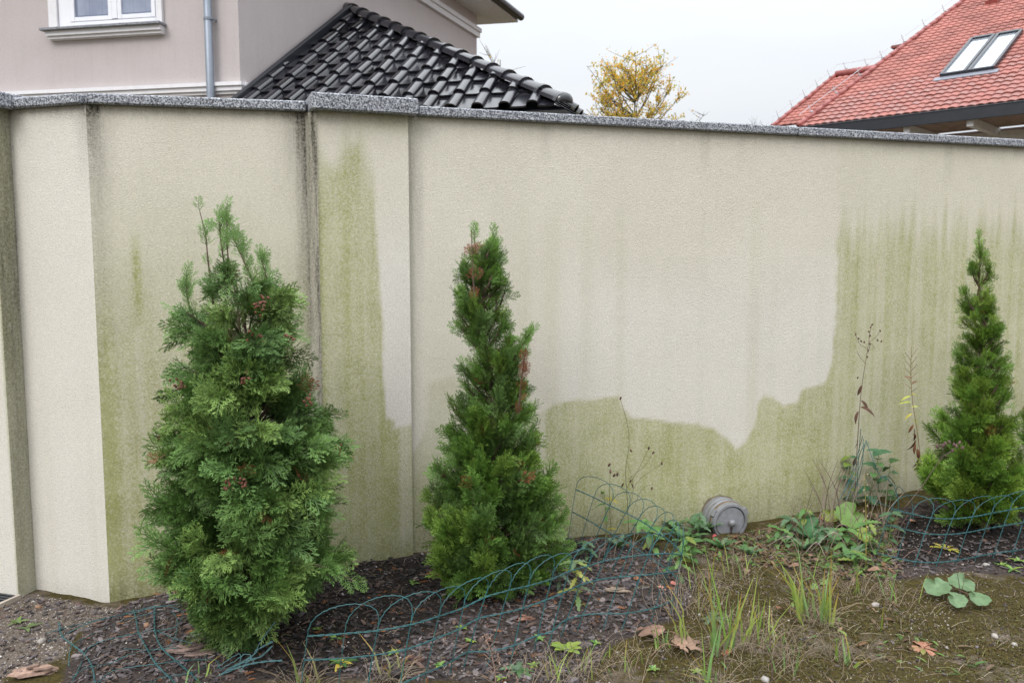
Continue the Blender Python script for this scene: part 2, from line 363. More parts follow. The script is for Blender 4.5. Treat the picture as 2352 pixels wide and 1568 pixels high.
def masks_pillar(S, Z):
    P = px(plP, [(722, 330), (765, 370), (780, 320), (795, 275), (812, 315), (828, 290), (848, 320), (861, 400), (862, 500), (868, 600), (874, 700), (879, 800), (882, 900), (886, 958), (905, 968), (908, 986), (945, 972), (960, 1000), (960, 1330), (700, 1330)])
    d = sdist(S, Z, P); jag = np.vectorize(lambda a, b: mnoise.noise(Vector((a * 9, b * 5, 5))) * .012 + mnoise.noise(Vector((a * 31, b * 31, 1))) * .006)(S, Z)
    hard = sst(d + jag, -.01, .012); soft = sst(d, -.02, .09)
    top = plP.sz(800, 385)[1]; zz = sst(Z, top + .1, top - .25)
    A = (hard * zz + soft * (1 - zz)) * (.7 + .2 * streaks(S, 22, 3.3, .3, .7)); A *= .85 + .2 * sst(Z, 1.2, .4)
    sR = plP.sz(905, 1000)[0]; A *= 1 - .55 * sst(S, sR, sR + .05) * sst(np.abs(Z - .55), .42, .3) * (.5 + .5 * streaks(S, 40, 7, .3, .7))
    A = A + .5 * sst(Z, ZT - .13, ZT - .02) * sst(S, .1, .25) * .6 + .14 * (1 - sst(S, 0, .1))
    W = (1 - hard) * sst(S, plP.sz(850, 900)[0], plP.sz(880, 900)[0]) * .7 * sst(Z, 1.9, 1.5)
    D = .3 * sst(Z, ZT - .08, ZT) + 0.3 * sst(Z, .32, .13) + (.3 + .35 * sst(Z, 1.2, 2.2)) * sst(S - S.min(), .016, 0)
    return np.clip(A, 0, 1), np.clip(D, 0, 1), W
def masks_left(S, Z):
    Lw = S.max(); st = streaks(S, 24, 11.3, .3, .75); st2 = streaks(S, 9, 1.3, .45, .8)
    A = sst(Z, 2.2, .9) * (.6 + .12 * st) * (1 - .12 * sst(S, .5, .95)) + .2 * st2 * sst(Z, 1.7, .8)
    c0 = plL.sz(308, 640); A += .8 * np.exp(-((S - c0[0]) / .018) ** 2) * sst(np.abs(Z - c0[1]), .28, .05)
    A += .12 * sst(S, .12, .01) * sst(Z, 1.9, 1.0) + .2 * sst(Z, .35, .05)
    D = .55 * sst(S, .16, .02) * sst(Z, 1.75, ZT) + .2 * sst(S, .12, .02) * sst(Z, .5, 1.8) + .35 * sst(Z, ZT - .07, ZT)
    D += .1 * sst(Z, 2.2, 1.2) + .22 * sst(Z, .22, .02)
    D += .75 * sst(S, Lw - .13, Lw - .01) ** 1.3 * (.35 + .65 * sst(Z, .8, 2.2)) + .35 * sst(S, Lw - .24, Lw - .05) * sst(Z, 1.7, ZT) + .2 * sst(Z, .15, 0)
    return np.clip(A, 0, 1), np.clip(D, 0, 1), 0 * S
def masks_far(S, Z):
    Lw = S.max(); A = .08 * streaks(S, 20, 5, .4, .7) * sst(Z, 1.5, .2)
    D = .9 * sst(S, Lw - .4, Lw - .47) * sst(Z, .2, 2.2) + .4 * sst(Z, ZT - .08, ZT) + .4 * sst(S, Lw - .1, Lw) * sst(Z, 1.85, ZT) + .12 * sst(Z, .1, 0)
    return np.clip(A, 0, 1), np.clip(D, 0, 1), .5 + 0 * S
gw = thing('garden_wall', 'cream rendered boundary wall with green algae stains and speckled granite coping', 'wall', (0, 0, 0))
def panel(name, plane, s0, s1, masks, label=None, step=.016, zb=-.25, thick=TH_, mitre=(0, 0), flank=0):
    ns, nz = max(3, int((s1 - s0) / step) + 1), int((ZT + .0 - zb) / step) + 1
    s, z = np.linspace(s0, s1, ns), np.linspace(zb, ZT, nz); S, Z = np.meshgrid(s, z); A, D, W = masks(S - s0 if masks in (masks_left, masks_far) else S, Z)
    P = plane.a[None, None] + S[..., None] * plane.d; V = np.concatenate([P, Z[..., None]], 2).reshape(-1, 3)
    # gently uneven hand-floated face
    wob = np.array([mnoise.noise(Vector((a * 3, b * 3, 7))) * .0025 for a, b in zip(S.ravel(), Z.ravel())]); edge = ((S > s0 + .02) & (S < s1 - .02)).ravel(); V[:, :2] += (wob * edge)[:, None] * plane.n
    q = np.arange(ns * nz).reshape(nz, ns); F = np.stack([q[:-1, :-1].ravel(), q[:-1, 1:].ravel(), q[1:, 1:].ravel(), q[1:, :-1].ravel()], 1).tolist(); V = V.tolist(); k = len(V)
    V += [plane.pt(s0 + mitre[0], zb, thick), plane.pt(s1 + mitre[1], zb, thick), plane.pt(s1 + mitre[1], ZT, thick), plane.pt(s0 + mitre[0], ZT, thick)]
    F += [(k + 1, k, k + 3, k + 2), (int(q[0, 0]), int(q[-1, 0]), k + 3, k), (int(q[-1, -1]), int(q[0, -1]), k + 1, k + 2)]
    F += [tuple([k + 3] + [int(i) for i in q[-1]] + [k + 2]), tuple([k] + [k + 1] + [int(i) for i in q[0][::-1]])]
    me = bpy.data.meshes.new(name); me.from_pydata(V, [], F); me.materials.append(M_wall)
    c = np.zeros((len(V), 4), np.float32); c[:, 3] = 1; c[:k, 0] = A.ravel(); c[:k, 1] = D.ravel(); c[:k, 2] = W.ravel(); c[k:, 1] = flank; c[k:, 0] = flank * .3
    # side faces carry the stain of their edge a little
    me.color_attributes.new('stain', 'FLOAT_COLOR', 'POINT').data.foreach_set('color', c.ravel())  # stains, plus painted shadow beside the pillar and darkening under the coping
    o = obj(name, me, gw)
    if label: o['label'] = label
    return o
sB_F = float((XB - plF.a) @ plF.d); sB_L = float((XB - plL.a) @ plL.d)
sLend = plL.sz(722, 600)[0]
m1 = math.tan(R(27 / 2)) * TH_
panel('wall_panel', plF, sB_F - .55, sB_F, masks_far, 'pale clean narrow wall panel', mitre=(0, m1))
panel('wall_panel', plL, sB_L, sLend, masks_left, 'streaked wall panel with dark stain beside the pillar', mitre=(-m1, 0))
sR0 = plR.sz(946, 600)[0] - .03
panel('wall_panel', plR, sR0, sR0 + 6.0, masks_right, 'long wall panel with a washed pale patch above green algae')
# main pillar: its left flank is splayed
pFL, pFR = plP.sz(734, 600)[0], plP.sz(941, 600)[0]
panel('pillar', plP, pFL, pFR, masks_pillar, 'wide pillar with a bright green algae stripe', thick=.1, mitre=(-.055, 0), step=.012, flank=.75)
# pillar at the other end
PQ, PI = atz(43, 1372, 0)[:2], plF.hit(71, 1361)[:2]
d_ = plF.d; b = MB(); far_ = PQ - d_ * .55
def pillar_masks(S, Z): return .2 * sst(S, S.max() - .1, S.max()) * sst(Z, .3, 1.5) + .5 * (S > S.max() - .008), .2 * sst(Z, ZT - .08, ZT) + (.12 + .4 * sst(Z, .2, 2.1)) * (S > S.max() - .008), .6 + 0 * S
pl2 = Plane(far_, PQ); Lp = float(np.linalg.norm(PQ - far_))
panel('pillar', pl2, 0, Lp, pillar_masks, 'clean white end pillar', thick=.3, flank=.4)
# coping slabs and caps
def slab(poly, z0, z1, name='coping_slab', label=None):
    b = MB(); b.prism(poly, z0, z1); o = b.build(name, M_gran, gw); bevel(o, .0065, 1)
    if label: o['label'] = label
    return o
TC = .047
def strip(plane, s0, s1, front=-OH, back=TH_ + .03, m0=0, m1=0, z1=ZT + TC):
    f = lambda s, o: plane.pt(s, 0, o)[:2]
    return slab([f(s0 - m0 * front, front), f(s1 - m1 * front, front), f(s1 - m1 * back, back), f(s0 - m0 * back, back)], ZT + .001, z1)
tF = math.tan(R(27.05 / 2))
strip(plF, sB_F - .43, sB_F - .002, m1=-tF)
sC = float((cC[:2] - plL.a) @ plL.d)
strip(plL, sB_L + .002, sB_L + (sC - sB_L) * .5 - .0, m0=tF) if False else strip(plL, sB_L + .002, sC, m0=tF)
s_a = plR.sz(959, 300)[0]; s_b = plR.sz(1827, 320)[0]
strip(plR, s_a, s_b - .002); strip(plR, s_b + .002, s_b + 2.1); strip(plR, s_b + 2.104, s_b + 4.4)
f = lambda s, o: plP.pt(s, 0, o)[:2]
q0, q1 = plP.sz(712, 249)[0], plP.sz(956, 263)[0]
slab([f(q0, -OH - .02), f(q1, -OH - .02), f(q1, .34), tuple(at(690, 235, f(q0, .34)[1])[:2])], ZT - .004, ZT + .072, 'pillar_cap', 'thick granite cap on the pillar')
slab([tuple(PQ + d_ * .05 - plF.n * .035), tuple(PQ + d_ * .09 + plF.n * .33), tuple(far_ + plF.n * .33), tuple(far_ - plF.n * .035)], ZT - .003, ZT + .066, 'pillar_cap', 'granite cap on the end pillar')

# ------------------------------------------------------------------ beige house
M_hw = stucco('house_render', (.54, .49, .49), (.505, .455, .455), .004, 130, True)
M_white = mat('white_trim', (.72, .71, .74), .5, var=.06, vscale=14)
M_pvc = mat('white_window_plastic', (.78, .79, .84), .3, var=.03)
M_zinc = mat('zinc_pipe', (.22, .25, .30), .45, metal=.3, var=.15, vscale=6)
M_black = mat('black_sheet_metal', (.017, .019, .025), .4, var=.2, vscale=5)
hC = at(552, 190, 10.5)[:2]
ang1, ang2 = R(11), R(21)
hl, hr = np.array([-math.cos(ang1), math.sin(ang1)]), np.array([math.sin(ang2), math.cos(ang2)])
plHL, plHR = Plane(hC, hC + hl), Plane(hC, hC + hr)
tEnd = plHR.sz(1095, 100)[0]; HZ = plHR.sz(1095, 37)[1]
house = thing('beige_house', 'pinkish beige rendered house with white window and string course behind the wall', 'house', (hC[0], hC[1], 0))
b = MB(); b.prism([hC, hC + hr * tEnd, hC + hr * tEnd + hl * 7, hC + hl * 7], -.2, HZ); b.build('wall', M_hw, house)
def on(plane, s, z, o): return np.array(plane.pt(s, z, o))
def bar(plane, s0, s1, z0, z1, o0, o1, mb):
    c = on(plane, (s0 + s1) / 2, (z0 + z1) / 2, (o0 + o1) / 2); mb.box(c, (*plane.d, 0), (*plane.n, 0), (0, 0, 1), abs(s1 - s0) / 2, abs(o1 - o0) / 2, abs(z1 - z0) / 2)
zs = plHL.sz(551, 190)[1]; zs0 = plHL.sz(551, 216)[1]
b = MB(); bar(plHL, -.06, 7, zs - .045, zs, 0, -.085, b); bar(plHL, -.045, 7, zs - .10, zs - .046, 0, -.06, b); bar(plHL, -.02, 7, zs0, zs - .101, 0, -.03, b)
bar(plHR, -.0, tEnd, zs - .045, zs, 0, -.085, b); bar(plHR, 0, tEnd, zs - .10, zs - .046, 0, -.06, b); bar(plHR, 0, tEnd, zs0, zs - .101, 0, -.03, b)
b.build('string_course', M_white, house)
# upper trim and eaves at the far corner
b = MB(); zt_ = plHR.sz(1095, 72)[1]
bar(plHR, -.05, tEnd + .06, zt_ - .03, zt_ + .05, 0, -.09, b); bar(plHR, -.03, tEnd + .04, zt_ - .13, zt_ - .031, 0, -.06, b); b.build('cornice', M_white, house)
E_ = hC + hr * tEnd; po = -plHR.n * .62
b = MB(); ext = E_ + hr * .75
b.prism([hC - hr * .7 + po + (0, 0), ext + po, ext + hl * 7.7, hC - hr * .7 + hl * 7.7], HZ + .002, HZ + .05); sf = b.build('soffit', M_white, house)
b = MB(); A0, A1 = hC - hr * .7 + po, ext + po
b.tube([(*(A0 - plHR.n * .07), HZ + .10), (*(A1 - plHR.n * .07), HZ + .10)], .075, 10); b.box((*((A0 + A1) / 2 + plHR.n * .03), HZ + .12), (*plHR.d, 0), (*plHR.n, 0), (0, 0, 1), np.linalg.norm(A1 - A0) / 2, .02, .08)
b.build('gutter', M_black, house)
b = MB(); top = (E_ + hC + hl * 7) / 2; rp = [A0, A1, ext + hl * 7.7, hC - hr * .7 + hl * 7.7]
b.add([(*p, HZ + .16) for p in rp] + [(top[0], top[1], HZ + 3.2)], [(0, 1, 4), (1, 2, 4), (2, 3, 4), (3, 0, 4), (3, 2, 1, 0)]); b.build('roof', M_black, house)
# window
sx = lambda u, v=60: plHL.sz(u, v)[0]
win = obj('window', None, house); zsill = plHL.sz(245, 64)[1]; ztop = zsill + 1.7
def wpart(nm, rects, m, bev=.004):
    b = MB()
    for r_ in rects: bar(plHL, *r_, b)
    o = b.build(nm, m, win); bevel(o, bev, 1); return o
sL, sRt = sx(118), sx(378)
if sL < sRt: sL, sRt = sRt, sL
def S_(u): return sx(u)
zb_ = zsill + .015
wpart('surround', [(S_(118), S_(138), zsill, ztop + .1, 0, -.05), (S_(366), S_(378), zsill, ztop + .1, 0, -.05), (S_(118), S_(378), ztop + .101, ztop + .25, 0, -.05)], M_white)
wpart('frame', [(S_(138.5), S_(166), zb_, ztop, -.001, -.02), (S_(262), S_(274), zb_ + .08, ztop - .07, -.001, -.034), (S_(361), S_(365.5), zb_, ztop, -.001, -.02), (S_(166.2), S_(360.8), zb_, zb_ + .07, -.001, -.024), (S_(166.2), S_(360.8), ztop - .06, ztop, -.001, -.024)], M_pvc)
for u0, u1 in ((166.5, 261.8), (274.2, 360.5)):
    f_ = 9; wpart('sash', [(S_(u0), S_(u0 + f_), zb_ + .072, ztop - .062, -.001, -.03), (S_(u1 - f_), S_(u1), zb_ + .072, ztop - .062, -.001, -.03), (S_(u0 + f_), S_(u1 - f_), zb_ + .072, zb_ + .072 + .055, -.001, -.028), (S_(u0 + f_), S_(u1 - f_), ztop - .12, ztop - .062, -.001, -.028)], M_pvc)
M_glass = mat('window_glass', (.16, .19, .27), .06, spec=.6)
M_curt = mat('curtain_behind_glass', (.30, .335, .44), .25, col2=(.22, .25, .35), vscale=3)
for u0, u1 in ((175.5, 252.8), (283.2, 351.5)):
    b = MB(); bar(plHL, S_(u0), S_(u1), zb_ + .127, ztop - .12, -.0006, -.006, b); b.build('pane', M_glass, win)
    b = MB(); ss = np.linspace(S_(u0 + (6 if u0 < 200 else 0)), S_(u1), 25); k0 = b.add([on(plHL, s, z, -.0075 - .0018 * math.sin(i * 1.9)) for i, s in enumerate(ss) for z in (zb_ + .15, ztop - .12)], [(2 * i, 2 * i + 2, 2 * i + 3, 2 * i + 1) for i in range(24)]); b.build('curtain', M_curt, win, smooth=True)
b = MB(); bar(plHL, S_(109), S_(383), zsill - .03, zsill, 0, -.16, b); bevel(b.build('sill', M_gran, win), .003, 1)
zt2 = plHL.sz(250, 88)[1]
b = MB(); bar(plHL, S_(117), S_(379), zsill - .09, zsill - .0305, 0, -.11, b); bar(plHL, S_(119), S_(378), zsill - .125, zsill - .0905, 0, -.08, b); bar(plHL, S_(120), S_(378), zt2, zsill - .1255, 0, -.055, b); b.build('sill_moulding', M_white, win)
sp_ = sx(491.5, 150); dp = obj('downpipe', None, house); p0, p1 = on(plHL, sp_, -.1, -.1), on(plHL, sp_, HZ, -.1)
b = MB(); b.tube([p0, p1], .049, 16); b.build('pipe', M_zinc, dp, True)
zb2 = plHL.sz(491, 49)[1]
for zz in (zb2, zb2 - 2.2):
    b = MB(); b.tube([on(plHL, sp_, zz - .015, -.1), on(plHL, sp_, zz + .015, -.1)], .055, 16); bar(plHL, sp_ - .065, sp_ - .05, zz - .012, zz + .012, -.13, 0, b); b.build('bracket', M_zinc, dp)

# ------------------------------------------------------------------ low annex with black glazed tiles
VV = plHR.off(-.12).hit(570, 225); AA = plHR.off(-.12).hit(808, 30)
dl = R(14); gd, ge = np.array([math.sin(dl), math.cos(dl)]), np.array([math.cos(dl), -math.sin(dl)])
mslope = (AA[2] - VV[2]) / ((AA[:2] - VV[:2]) @ gd); sl_ = math.atan(mslope)
def roofhit(u, v):
    r_ = ray(u, v); k = (VV[2] - EYE - mslope * (VV[:2] @ gd)); t = k / (r_[2] - mslope * (r_[:2] @ gd)); return _C + r_ * t
KK = roofhit(1300, 246)
UPv = np.array([gd[0] * math.cos(sl_), gd[1] * math.cos(sl_), math.sin(sl_)]); EVv = np.array([ge[0], ge[1], 0]); NVv = np.cross(EVv, UPv)
def loc(p): q_ = np.array(p) - KK; return q_ @ EVv, q_ @ UPv          # roof coordinates from the eave corner
annex = thing('tiled_annex', 'low annex with hipped roof of glossy black tiles against the beige house', 'annex', (float(KK[0]), float(KK[1]), 0))
eL = -((KK[:2] - hC) @ ge) - .05
M_tile = mat('glazed_black_tile', (.014, .014, .019), .15, spec=.65, coat=.15, orand=.35, var=.4, vscale=2.2, bump=.0006, bscale=25)
roof = obj('roof', None, annex)
aA = loc(AA); vV = loc(VV)
hipdir = np.array([aA[0], aA[1]]) / np.hypot(*aA)
TW, TL = .305, .385
def tile_mesh(w_, l_, roll, nose=.028, lap=.05, flat=False):       # one interlocking pan tile: flat pan plus a round roll, thick lower lip
    b = MB(); prof = []
    if flat:
        for i in range(9): x = i / 8; prof.append((x * w_ * 1.02, roll * math.sin(math.pi * x) ** 1.0 * .8))
    else:
        for x, z in [(0, .004), (.1, 0), (.5, .0), (.58, .006)]: prof.append((x * w_, z))
        for i in range(8): a_ = math.pi * i / 7; prof.append((w_ * (.82 - .23 * math.cos(a_)), .006 + roll * math.sin(a_) ** .8 if 0 < i < 7 else .006))
        prof.append((w_ * 1.06, -.004))
    n_ = len(prof); vs = []
    for (y, lift) in ((0, nose), (l_ * .5, nose * .55), (l_ + lap, 0.0)):
        vs += [(x, y, z + lift) for x, z in prof]
    vs += [(x, .0, z + nose - .02) for x, z in prof]
    fs = [(r_ * n_ + i, r_ * n_ + i + 1, (r_ + 1) * n_ + i + 1, (r_ + 1) * n_ + i) for r_ in range(2) for i in range(n_ - 1)] + [(3 * n_ + i, 3 * n_ + i + 1, i + 1, i) for i in range(n_ - 1)]
    return vs, fs
tv, tf = tile_mesh(TW, TL, .062, .034)
bt = MB(); bt.add(tv, tf); tme = bt.mesh(M_tile, smooth=True, name='tile')
try: tme.set_sharp_from_angle(angle=R(50))
except Exception: pass
Mroof = Matrix(((EVv[0], UPv[0], NVv[0], 0), (EVv[1], UPv[1], NVv[1], 0), (EVv[2], UPv[2], NVv[2], 0), (0, 0, 0, 1)))
def clip_tile(me, cx, cy, planes):
    bm = bmesh.new(); bm.from_mesh(me); bmesh.ops.translate(bm, verts=bm.verts, vec=(cx, cy, 0))
    for co, no in planes: bmesh.ops.bisect_plane(bm, geom=bm.verts[:] + bm.edges[:] + bm.faces[:], plane_co=(*co, 0), plane_no=(*no, 0), clear_outer=True)
    if not bm.faces: bm.free(); return None
    bmesh.ops.translate(bm, verts=bm.verts, vec=(-cx, -cy, 0)); m_ = bpy.data.meshes.new('tile'); m_.materials.append(M_tile); bm.to_mesh(m_); bm.free(); return m_
vdir = np.array([aA[0] - vV[0], aA[1] - vV[1]]); vdir /= np.hypot(*vdir)
hn = np.array([hipdir[1], -hipdir[0]]); hn = hn if hn @ np.array([1, 0]) > 0 else -hn        # outward over the hip
vn = np.array([-vdir[1], vdir[0]]); vn = vn if vn @ np.array([-1, 0]) > 0 else -vn
kk = Vector((KK[0], KK[1], KK[2]))
rows = int(aA[1] / TL) + 1; ow = Vector((KK[0], KK[1], 0))
for r_ in range(rows):
    for c_ in range(0, 24):
        x0, y0 = -(c_ + 1) * TW, r_ * TL
        crn = [(x0, y0), (x0 + TW, y0), (x0, y0 + TL), (x0 + TW, y0 + TL)]
        dh = [np.array(p) @ hn for p in crn]; dv = [(np.array(p) - np.array(vV)) @ vn for p in crn]
        if min(dh) > .02 or min(dv) > 0: continue
        me = tme
        if max(dh) > -.02 or max(dv) > -.03: me = clip_tile(tme, x0, y0, [((0, 0), tuple(hn)), (tuple(np.array(vV)), tuple(vn))])
        if me is None: continue
        o = obj('tile', me, roof); M_ = Matrix.Translation(kk - ow + Mroof.to_3x3() @ Vector((x0, y0, 0))) @ Mroof
        M_ = M_ @ Matrix.Rotation(random.gauss(0, .009), 4, 'Z') @ Matrix.Rotation(random.gauss(0, .008), 4, 'X'); o.matrix_local = M_
# under-surface, so no light comes through
b = MB(); kv = lambda x, y, dz=0: KK + EVv * x + UPv * y + NVv * dz
lowL = np.array(vV) - vdir * (vV[1] / vdir[1])
b.add([kv(lowL[0], 0, -.03), kv(0, 0, -.03), kv(aA[0], aA[1], -.03)], [(0, 1, 2)])
side2 = KK + np.array([gd[0], gd[1], 0]) * (6.0); b.add([kv(0, 0, -.03), side2 - NVv * .03, kv(aA[0], aA[1], -.03) + np.array([gd[0], gd[1], 0]) * 2.2, kv(aA[0], aA[1], -.03)], [(0, 1, 2, 3)]); b.build('roof_deck', M_black, roof)
# hip caps
cap = MB(); n_ = 9; prof = []
HL = float(np.linalg.norm(kv(*aA) - KK)); CP = .345; ncap = int(HL / CP) + 1
for y, rr in ((0, .125), (.05, .125), (.0501, .112), (CP + .06, .1)):
    prof.append([(rr * math.cos(math.pi * i / (n_ - 1)), y, rr * .82 * math.sin(math.pi * i / (n_ - 1))) for i in range(n_)])
cap.add([p for row in prof for p in row] + [(0, 0, 0)], [(r_ * n_ + i, r_ * n_ + i + 1, (r_ + 1) * n_ + i + 1, (r_ + 1) * n_ + i) for r_ in range(3) for i in range(n_ - 1)] + [(4 * n_, i + 1, i) for i in range(n_ - 1)])
cme = cap.mesh(M_tile, smooth=True, name='hip_tile')
try: cme.set_sharp_from_angle(angle=R(50))
except Exception: pass
hv = unit(kv(*aA) - KK); hs = unit(np.cross(hv, (0, 0, 1))); hu = np.cross(hs, hv)
Mh = Matrix(((hs[0], hv[0], hu[0], 0), (hs[1], hv[1], hu[1], 0), (hs[2], hv[2], hu[2], 0), (0, 0, 0, 1)))
for i in range(ncap):
    o = obj('hip_tile', cme, roof); p_ = KK + hv * (i * CP + .05) + hu * .035; o.matrix_local = Matrix.Translation(Vector(p_) - ow) @ Mh @ Matrix.Rotation(R(-1.5) + random.gauss(0, .006), 4, 'X')
b = MB(); c0 = KK + hv * .06 + hu * .045
for j in range(6):
    a_ = j / 5 * math.pi / 2; pass
vs = []; fs = []
for j in range(6):
    ph = j / 5 * math.pi / 2
    for i in range(9):
        th = math.pi * i / 8; vs.append(c0 + hs * (.112 * math.cos(th) * math.cos(ph)) + hu * (.092 * math.sin(th) * math.cos(ph)) - hv * (.07 * math.sin(ph)))
b.add(vs, [(j * 9 + i, j * 9 + i + 1, (j + 1) * 9 + i + 1, (j + 1) * 9 + i) for j in range(5) for i in range(8)]); b.build('hip_end_cap', M_tile, roof, True)
# side tiles past the hip, seen edge on
for i in range(9):
    o = obj('tile', tme, roof); pp = KK + np.array([gd[0], gd[1], 0]) * (.12 + i * TW) + np.array([ge[0], ge[1], 0]) * .02
    e2 = np.array([-gd[0], -gd[1], 0]); u2 = unit(np.array([-ge[0], -ge[1], 0]) * math.cos(sl_) + np.array([0, 0, math.sin(sl_)])); n2 = np.cross(e2, u2)
    if n2[2] < 0: e2 = -e2; n2 = np.cross(e2, u2)
    o.matrix_local = Matrix.Translation(Vector(pp) - ow) @ Matrix(((e2[0], u2[0], n2[0], 0), (e2[1], u2[1], n2[1], 0), (e2[2], u2[2], n2[2], 0), (0, 0, 0, 1)))
# verge flashing along the house wall
b = MB(); v0_, v1_ = kv(*lowL), kv(*aA); vd = unit(v1_ - v0_); vs_ = unit(np.cross(vd, NVv)); b.box((v0_ + v1_) / 2 + NVv * .05 , vd, vs_, NVv, np.linalg.norm(v1_ - v0_) / 2 + .05, .035, .075); bevel(b.build('verge_flashing', M_black, roof), .01, 2)
b = MB(); e0, e1 = kv(lowL[0], -.06, -.05), kv(.05, -.06, -.05); b.tube([e0 - np.array([0, 0, .06]), e1 - np.array([0, 0, .06])], .06, 12); b.tube([e1 - np.array([0, 0, .06]), e1 - np.array([0, 0, .06]) + np.array([gd[0], gd[1], 0]) * 3], .06, 12); b.build('gutter', M_zinc, annex)
b = MB(); i0 = KK[:2] + gd * .35 - ge * .35; b.prism([i0, i0 + gd * 5.2, i0 + gd * 5.2 - ge * 3.9, i0 - ge * (KK[:2] - hC) @ ge * 0 - ge * 3.9], -.1, KK[2] - .12); b.build('wall', M_hw, annex)

# ------------------------------------------------------------------ house with the red tiled roof
re_, rd = np.array([math.cos(R(45)), -math.sin(R(45))]), np.array([math.sin(R(45)), math.cos(R(45))])
rs = R(30)
class Slope:
    def __init__(s, org):
        s.o = np.array(org, float); s.E = np.array([*re_, 0]); s.U = np.array([*(rd * math.cos(rs)), math.sin(rs)]); s.N = np.cross(s.E, s.U)
    def loc(s, u, v):
        r_ = ray(u, v); t = ((s.o - _C) @ s.N) / (r_ @ s.N); q_ = _C + r_ * t - s.o; return float(q_ @ s.E), float(q_ @ s.U)
    def pt(s, x, y, n=0): return s.o + s.E * x + s.U * y + s.N * n
    def mat(s): return Matrix(((s.E[0], s.U[0], s.N[0], 0), (s.E[1], s.U[1], s.N[1], 0), (s.E[2], s.U[2], s.N[2], 0), (0, 0, 0, 1)))
RO = at(2352, 231, 17.0); S1 = Slope(RO); S2 = Slope(at(1775, 292, 24.5))
red = thing('red_roofed_house', 'house with red tiled roof, twin skylight and black eaves board', 'house', (float(RO[0]), float(RO[1]), 0))
M_red = mat('red_roof_tile', (.33, .12, .098), .45, spec=.5, orand=.14, var=.35, vscale=1.3)
M_redd = mat('red_ridge_tile', (.30, .085, .075), .4, var=.2)
rroof = obj('roof', None, red); rw = Vector((RO[0], RO[1], 0))
RW, RL = .185, .24
rv, rf = tile_mesh(RW, RL, .03, .03, .03, True)
bt = MB(); bt.add(rv, rf); rme = bt.mesh(M_red, smooth=True, name='tile')
try: rme.set_sharp_from_angle(angle=R(50))
except Exception: pass
def light(vs_):                                 # cheaper tile for the far ones
    prof = [(i / 4 * RW * 1.02, .024 * math.sin(math.pi * i / 4)) for i in range(5)]; v_ = [(x, 0, z + .03) for x, z in prof] + [(x, RL + .02, z) for x, z in prof] + [(x, 0, z + .008) for x, z in prof]
    return v_, [(i, i + 1, 6 + i, 5 + i) for i in range(4)] + [(10 + i, 11 + i, i + 1, i) for i in range(4)]
lv, lf = light(0); lv = np.array(lv)
def tiled(S, left0, left1, xmax, ymax, single):
    l0, l1 = S.loc(*left0), S.loc(*left1); dd = np.array(l1) - np.array(l0); m_ = dd[0] / dd[1]; todo = []
    sk = [S.loc(*p) for p in SKY] if single else None
    for r_ in range(-1 if False else 0, int(ymax / RL)):
        y0 = r_ * RL; xl = l0[0] + (y0 - l0[1]) * m_
        n_ = int((xmax - xl) / RW) + 1
        for c_ in range(n_):
            x0 = xmax - (c_ + 1) * RW
            if x0 < xl - RW * .6: continue
            if sk and inpoly(x0 + RW / 2, y0 + RL / 2, sk): continue
            todo.append((x0, y0))
    def dist(t): return np.linalg.norm(S.pt(*t) - _C) + (50 if t[0] > .6 else 0)
    todo.sort(key=dist); M4 = S.mat(); b_ = MB()
    for i, (x0, y0) in enumerate(todo):
        if single and i < 300:
            o = obj('tile', rme, rroof); o.matrix_local = Matrix.Translation(Vector(S.pt(x0, y0, random.gauss(0, .002))) - rw) @ M4
        else:
            dz = random.gauss(0, .002); b_.add([S.o + S.E * (x0 + p[0]) + S.U * (y0 + p[1]) + S.N * (p[2] + dz) for p in lv], lf)
    tag(b_.build('distant_tiles', M_red, rroof, True), kind='stuff')
    return l0, l1, m_
SKY = [(2164, 184), (2287, 162), (2354, 74), (2223, 101)]
l0, l1, m_ = tiled(S1, (1835, 292), (2220, 0), 3.0, 9.0, True)
def edge_caps(S, l0, m_, y1, n0, nm):
    b = MB()
    a_, c_ = S.pt(l0[0], l0[1], .05), S.pt(l0[0] + m_ * (y1 - l0[1]), y1, .05); L_ = np.linalg.norm(c_ - a_); k = int(L_ / .36)
    dv_ = (c_ - a_) / k
    for i in range(k): b.tube([a_ + dv_ * i, a_ + dv_ * (i + 1.08)], .07, 8, .058)
    return b.build(nm, M_redd, rroof, True), a_, c_
_, ea, ec = edge_caps(S1, l0, m_, 9.0, 0, 'hip_tiles')
k0, k1, km = tiled(S2, (1775, 294), (1921, 175), S2.loc(2060, 160)[0], S2.loc(1921, 175)[1], False)
_, fa, fc = edge_caps(S2, k0, km, S2.loc(1921, 175)[1], 0, 'hip_tiles')
b = MB(); ry = S2.loc(1921, 175)[1]; rx0, rx1 = S2.loc(1921, 175)[0], S2.loc(2060, 160)[0]; b.tube([S2.pt(rx0, ry, .05), S2.pt(rx1, ry, .05)], .11, 8); b.build('ridge', M_redd, rroof, True)
for S, (x_, y_), mm, y1, xm in ((S1, l0, m_, 9.0, 3.0), (S2, k0, km, ry, rx1)):
    b = MB(); b.add([S.pt(x_ - y_ * mm, 0, -.02), S.pt(xm, 0, -.02), S.pt(xm, y1, -.02), S.pt(x_ + mm * (y1 - y_), y1, -.02)], [(0, 1, 2, 3)]); b.build('roof_deck', M_redd, rroof)
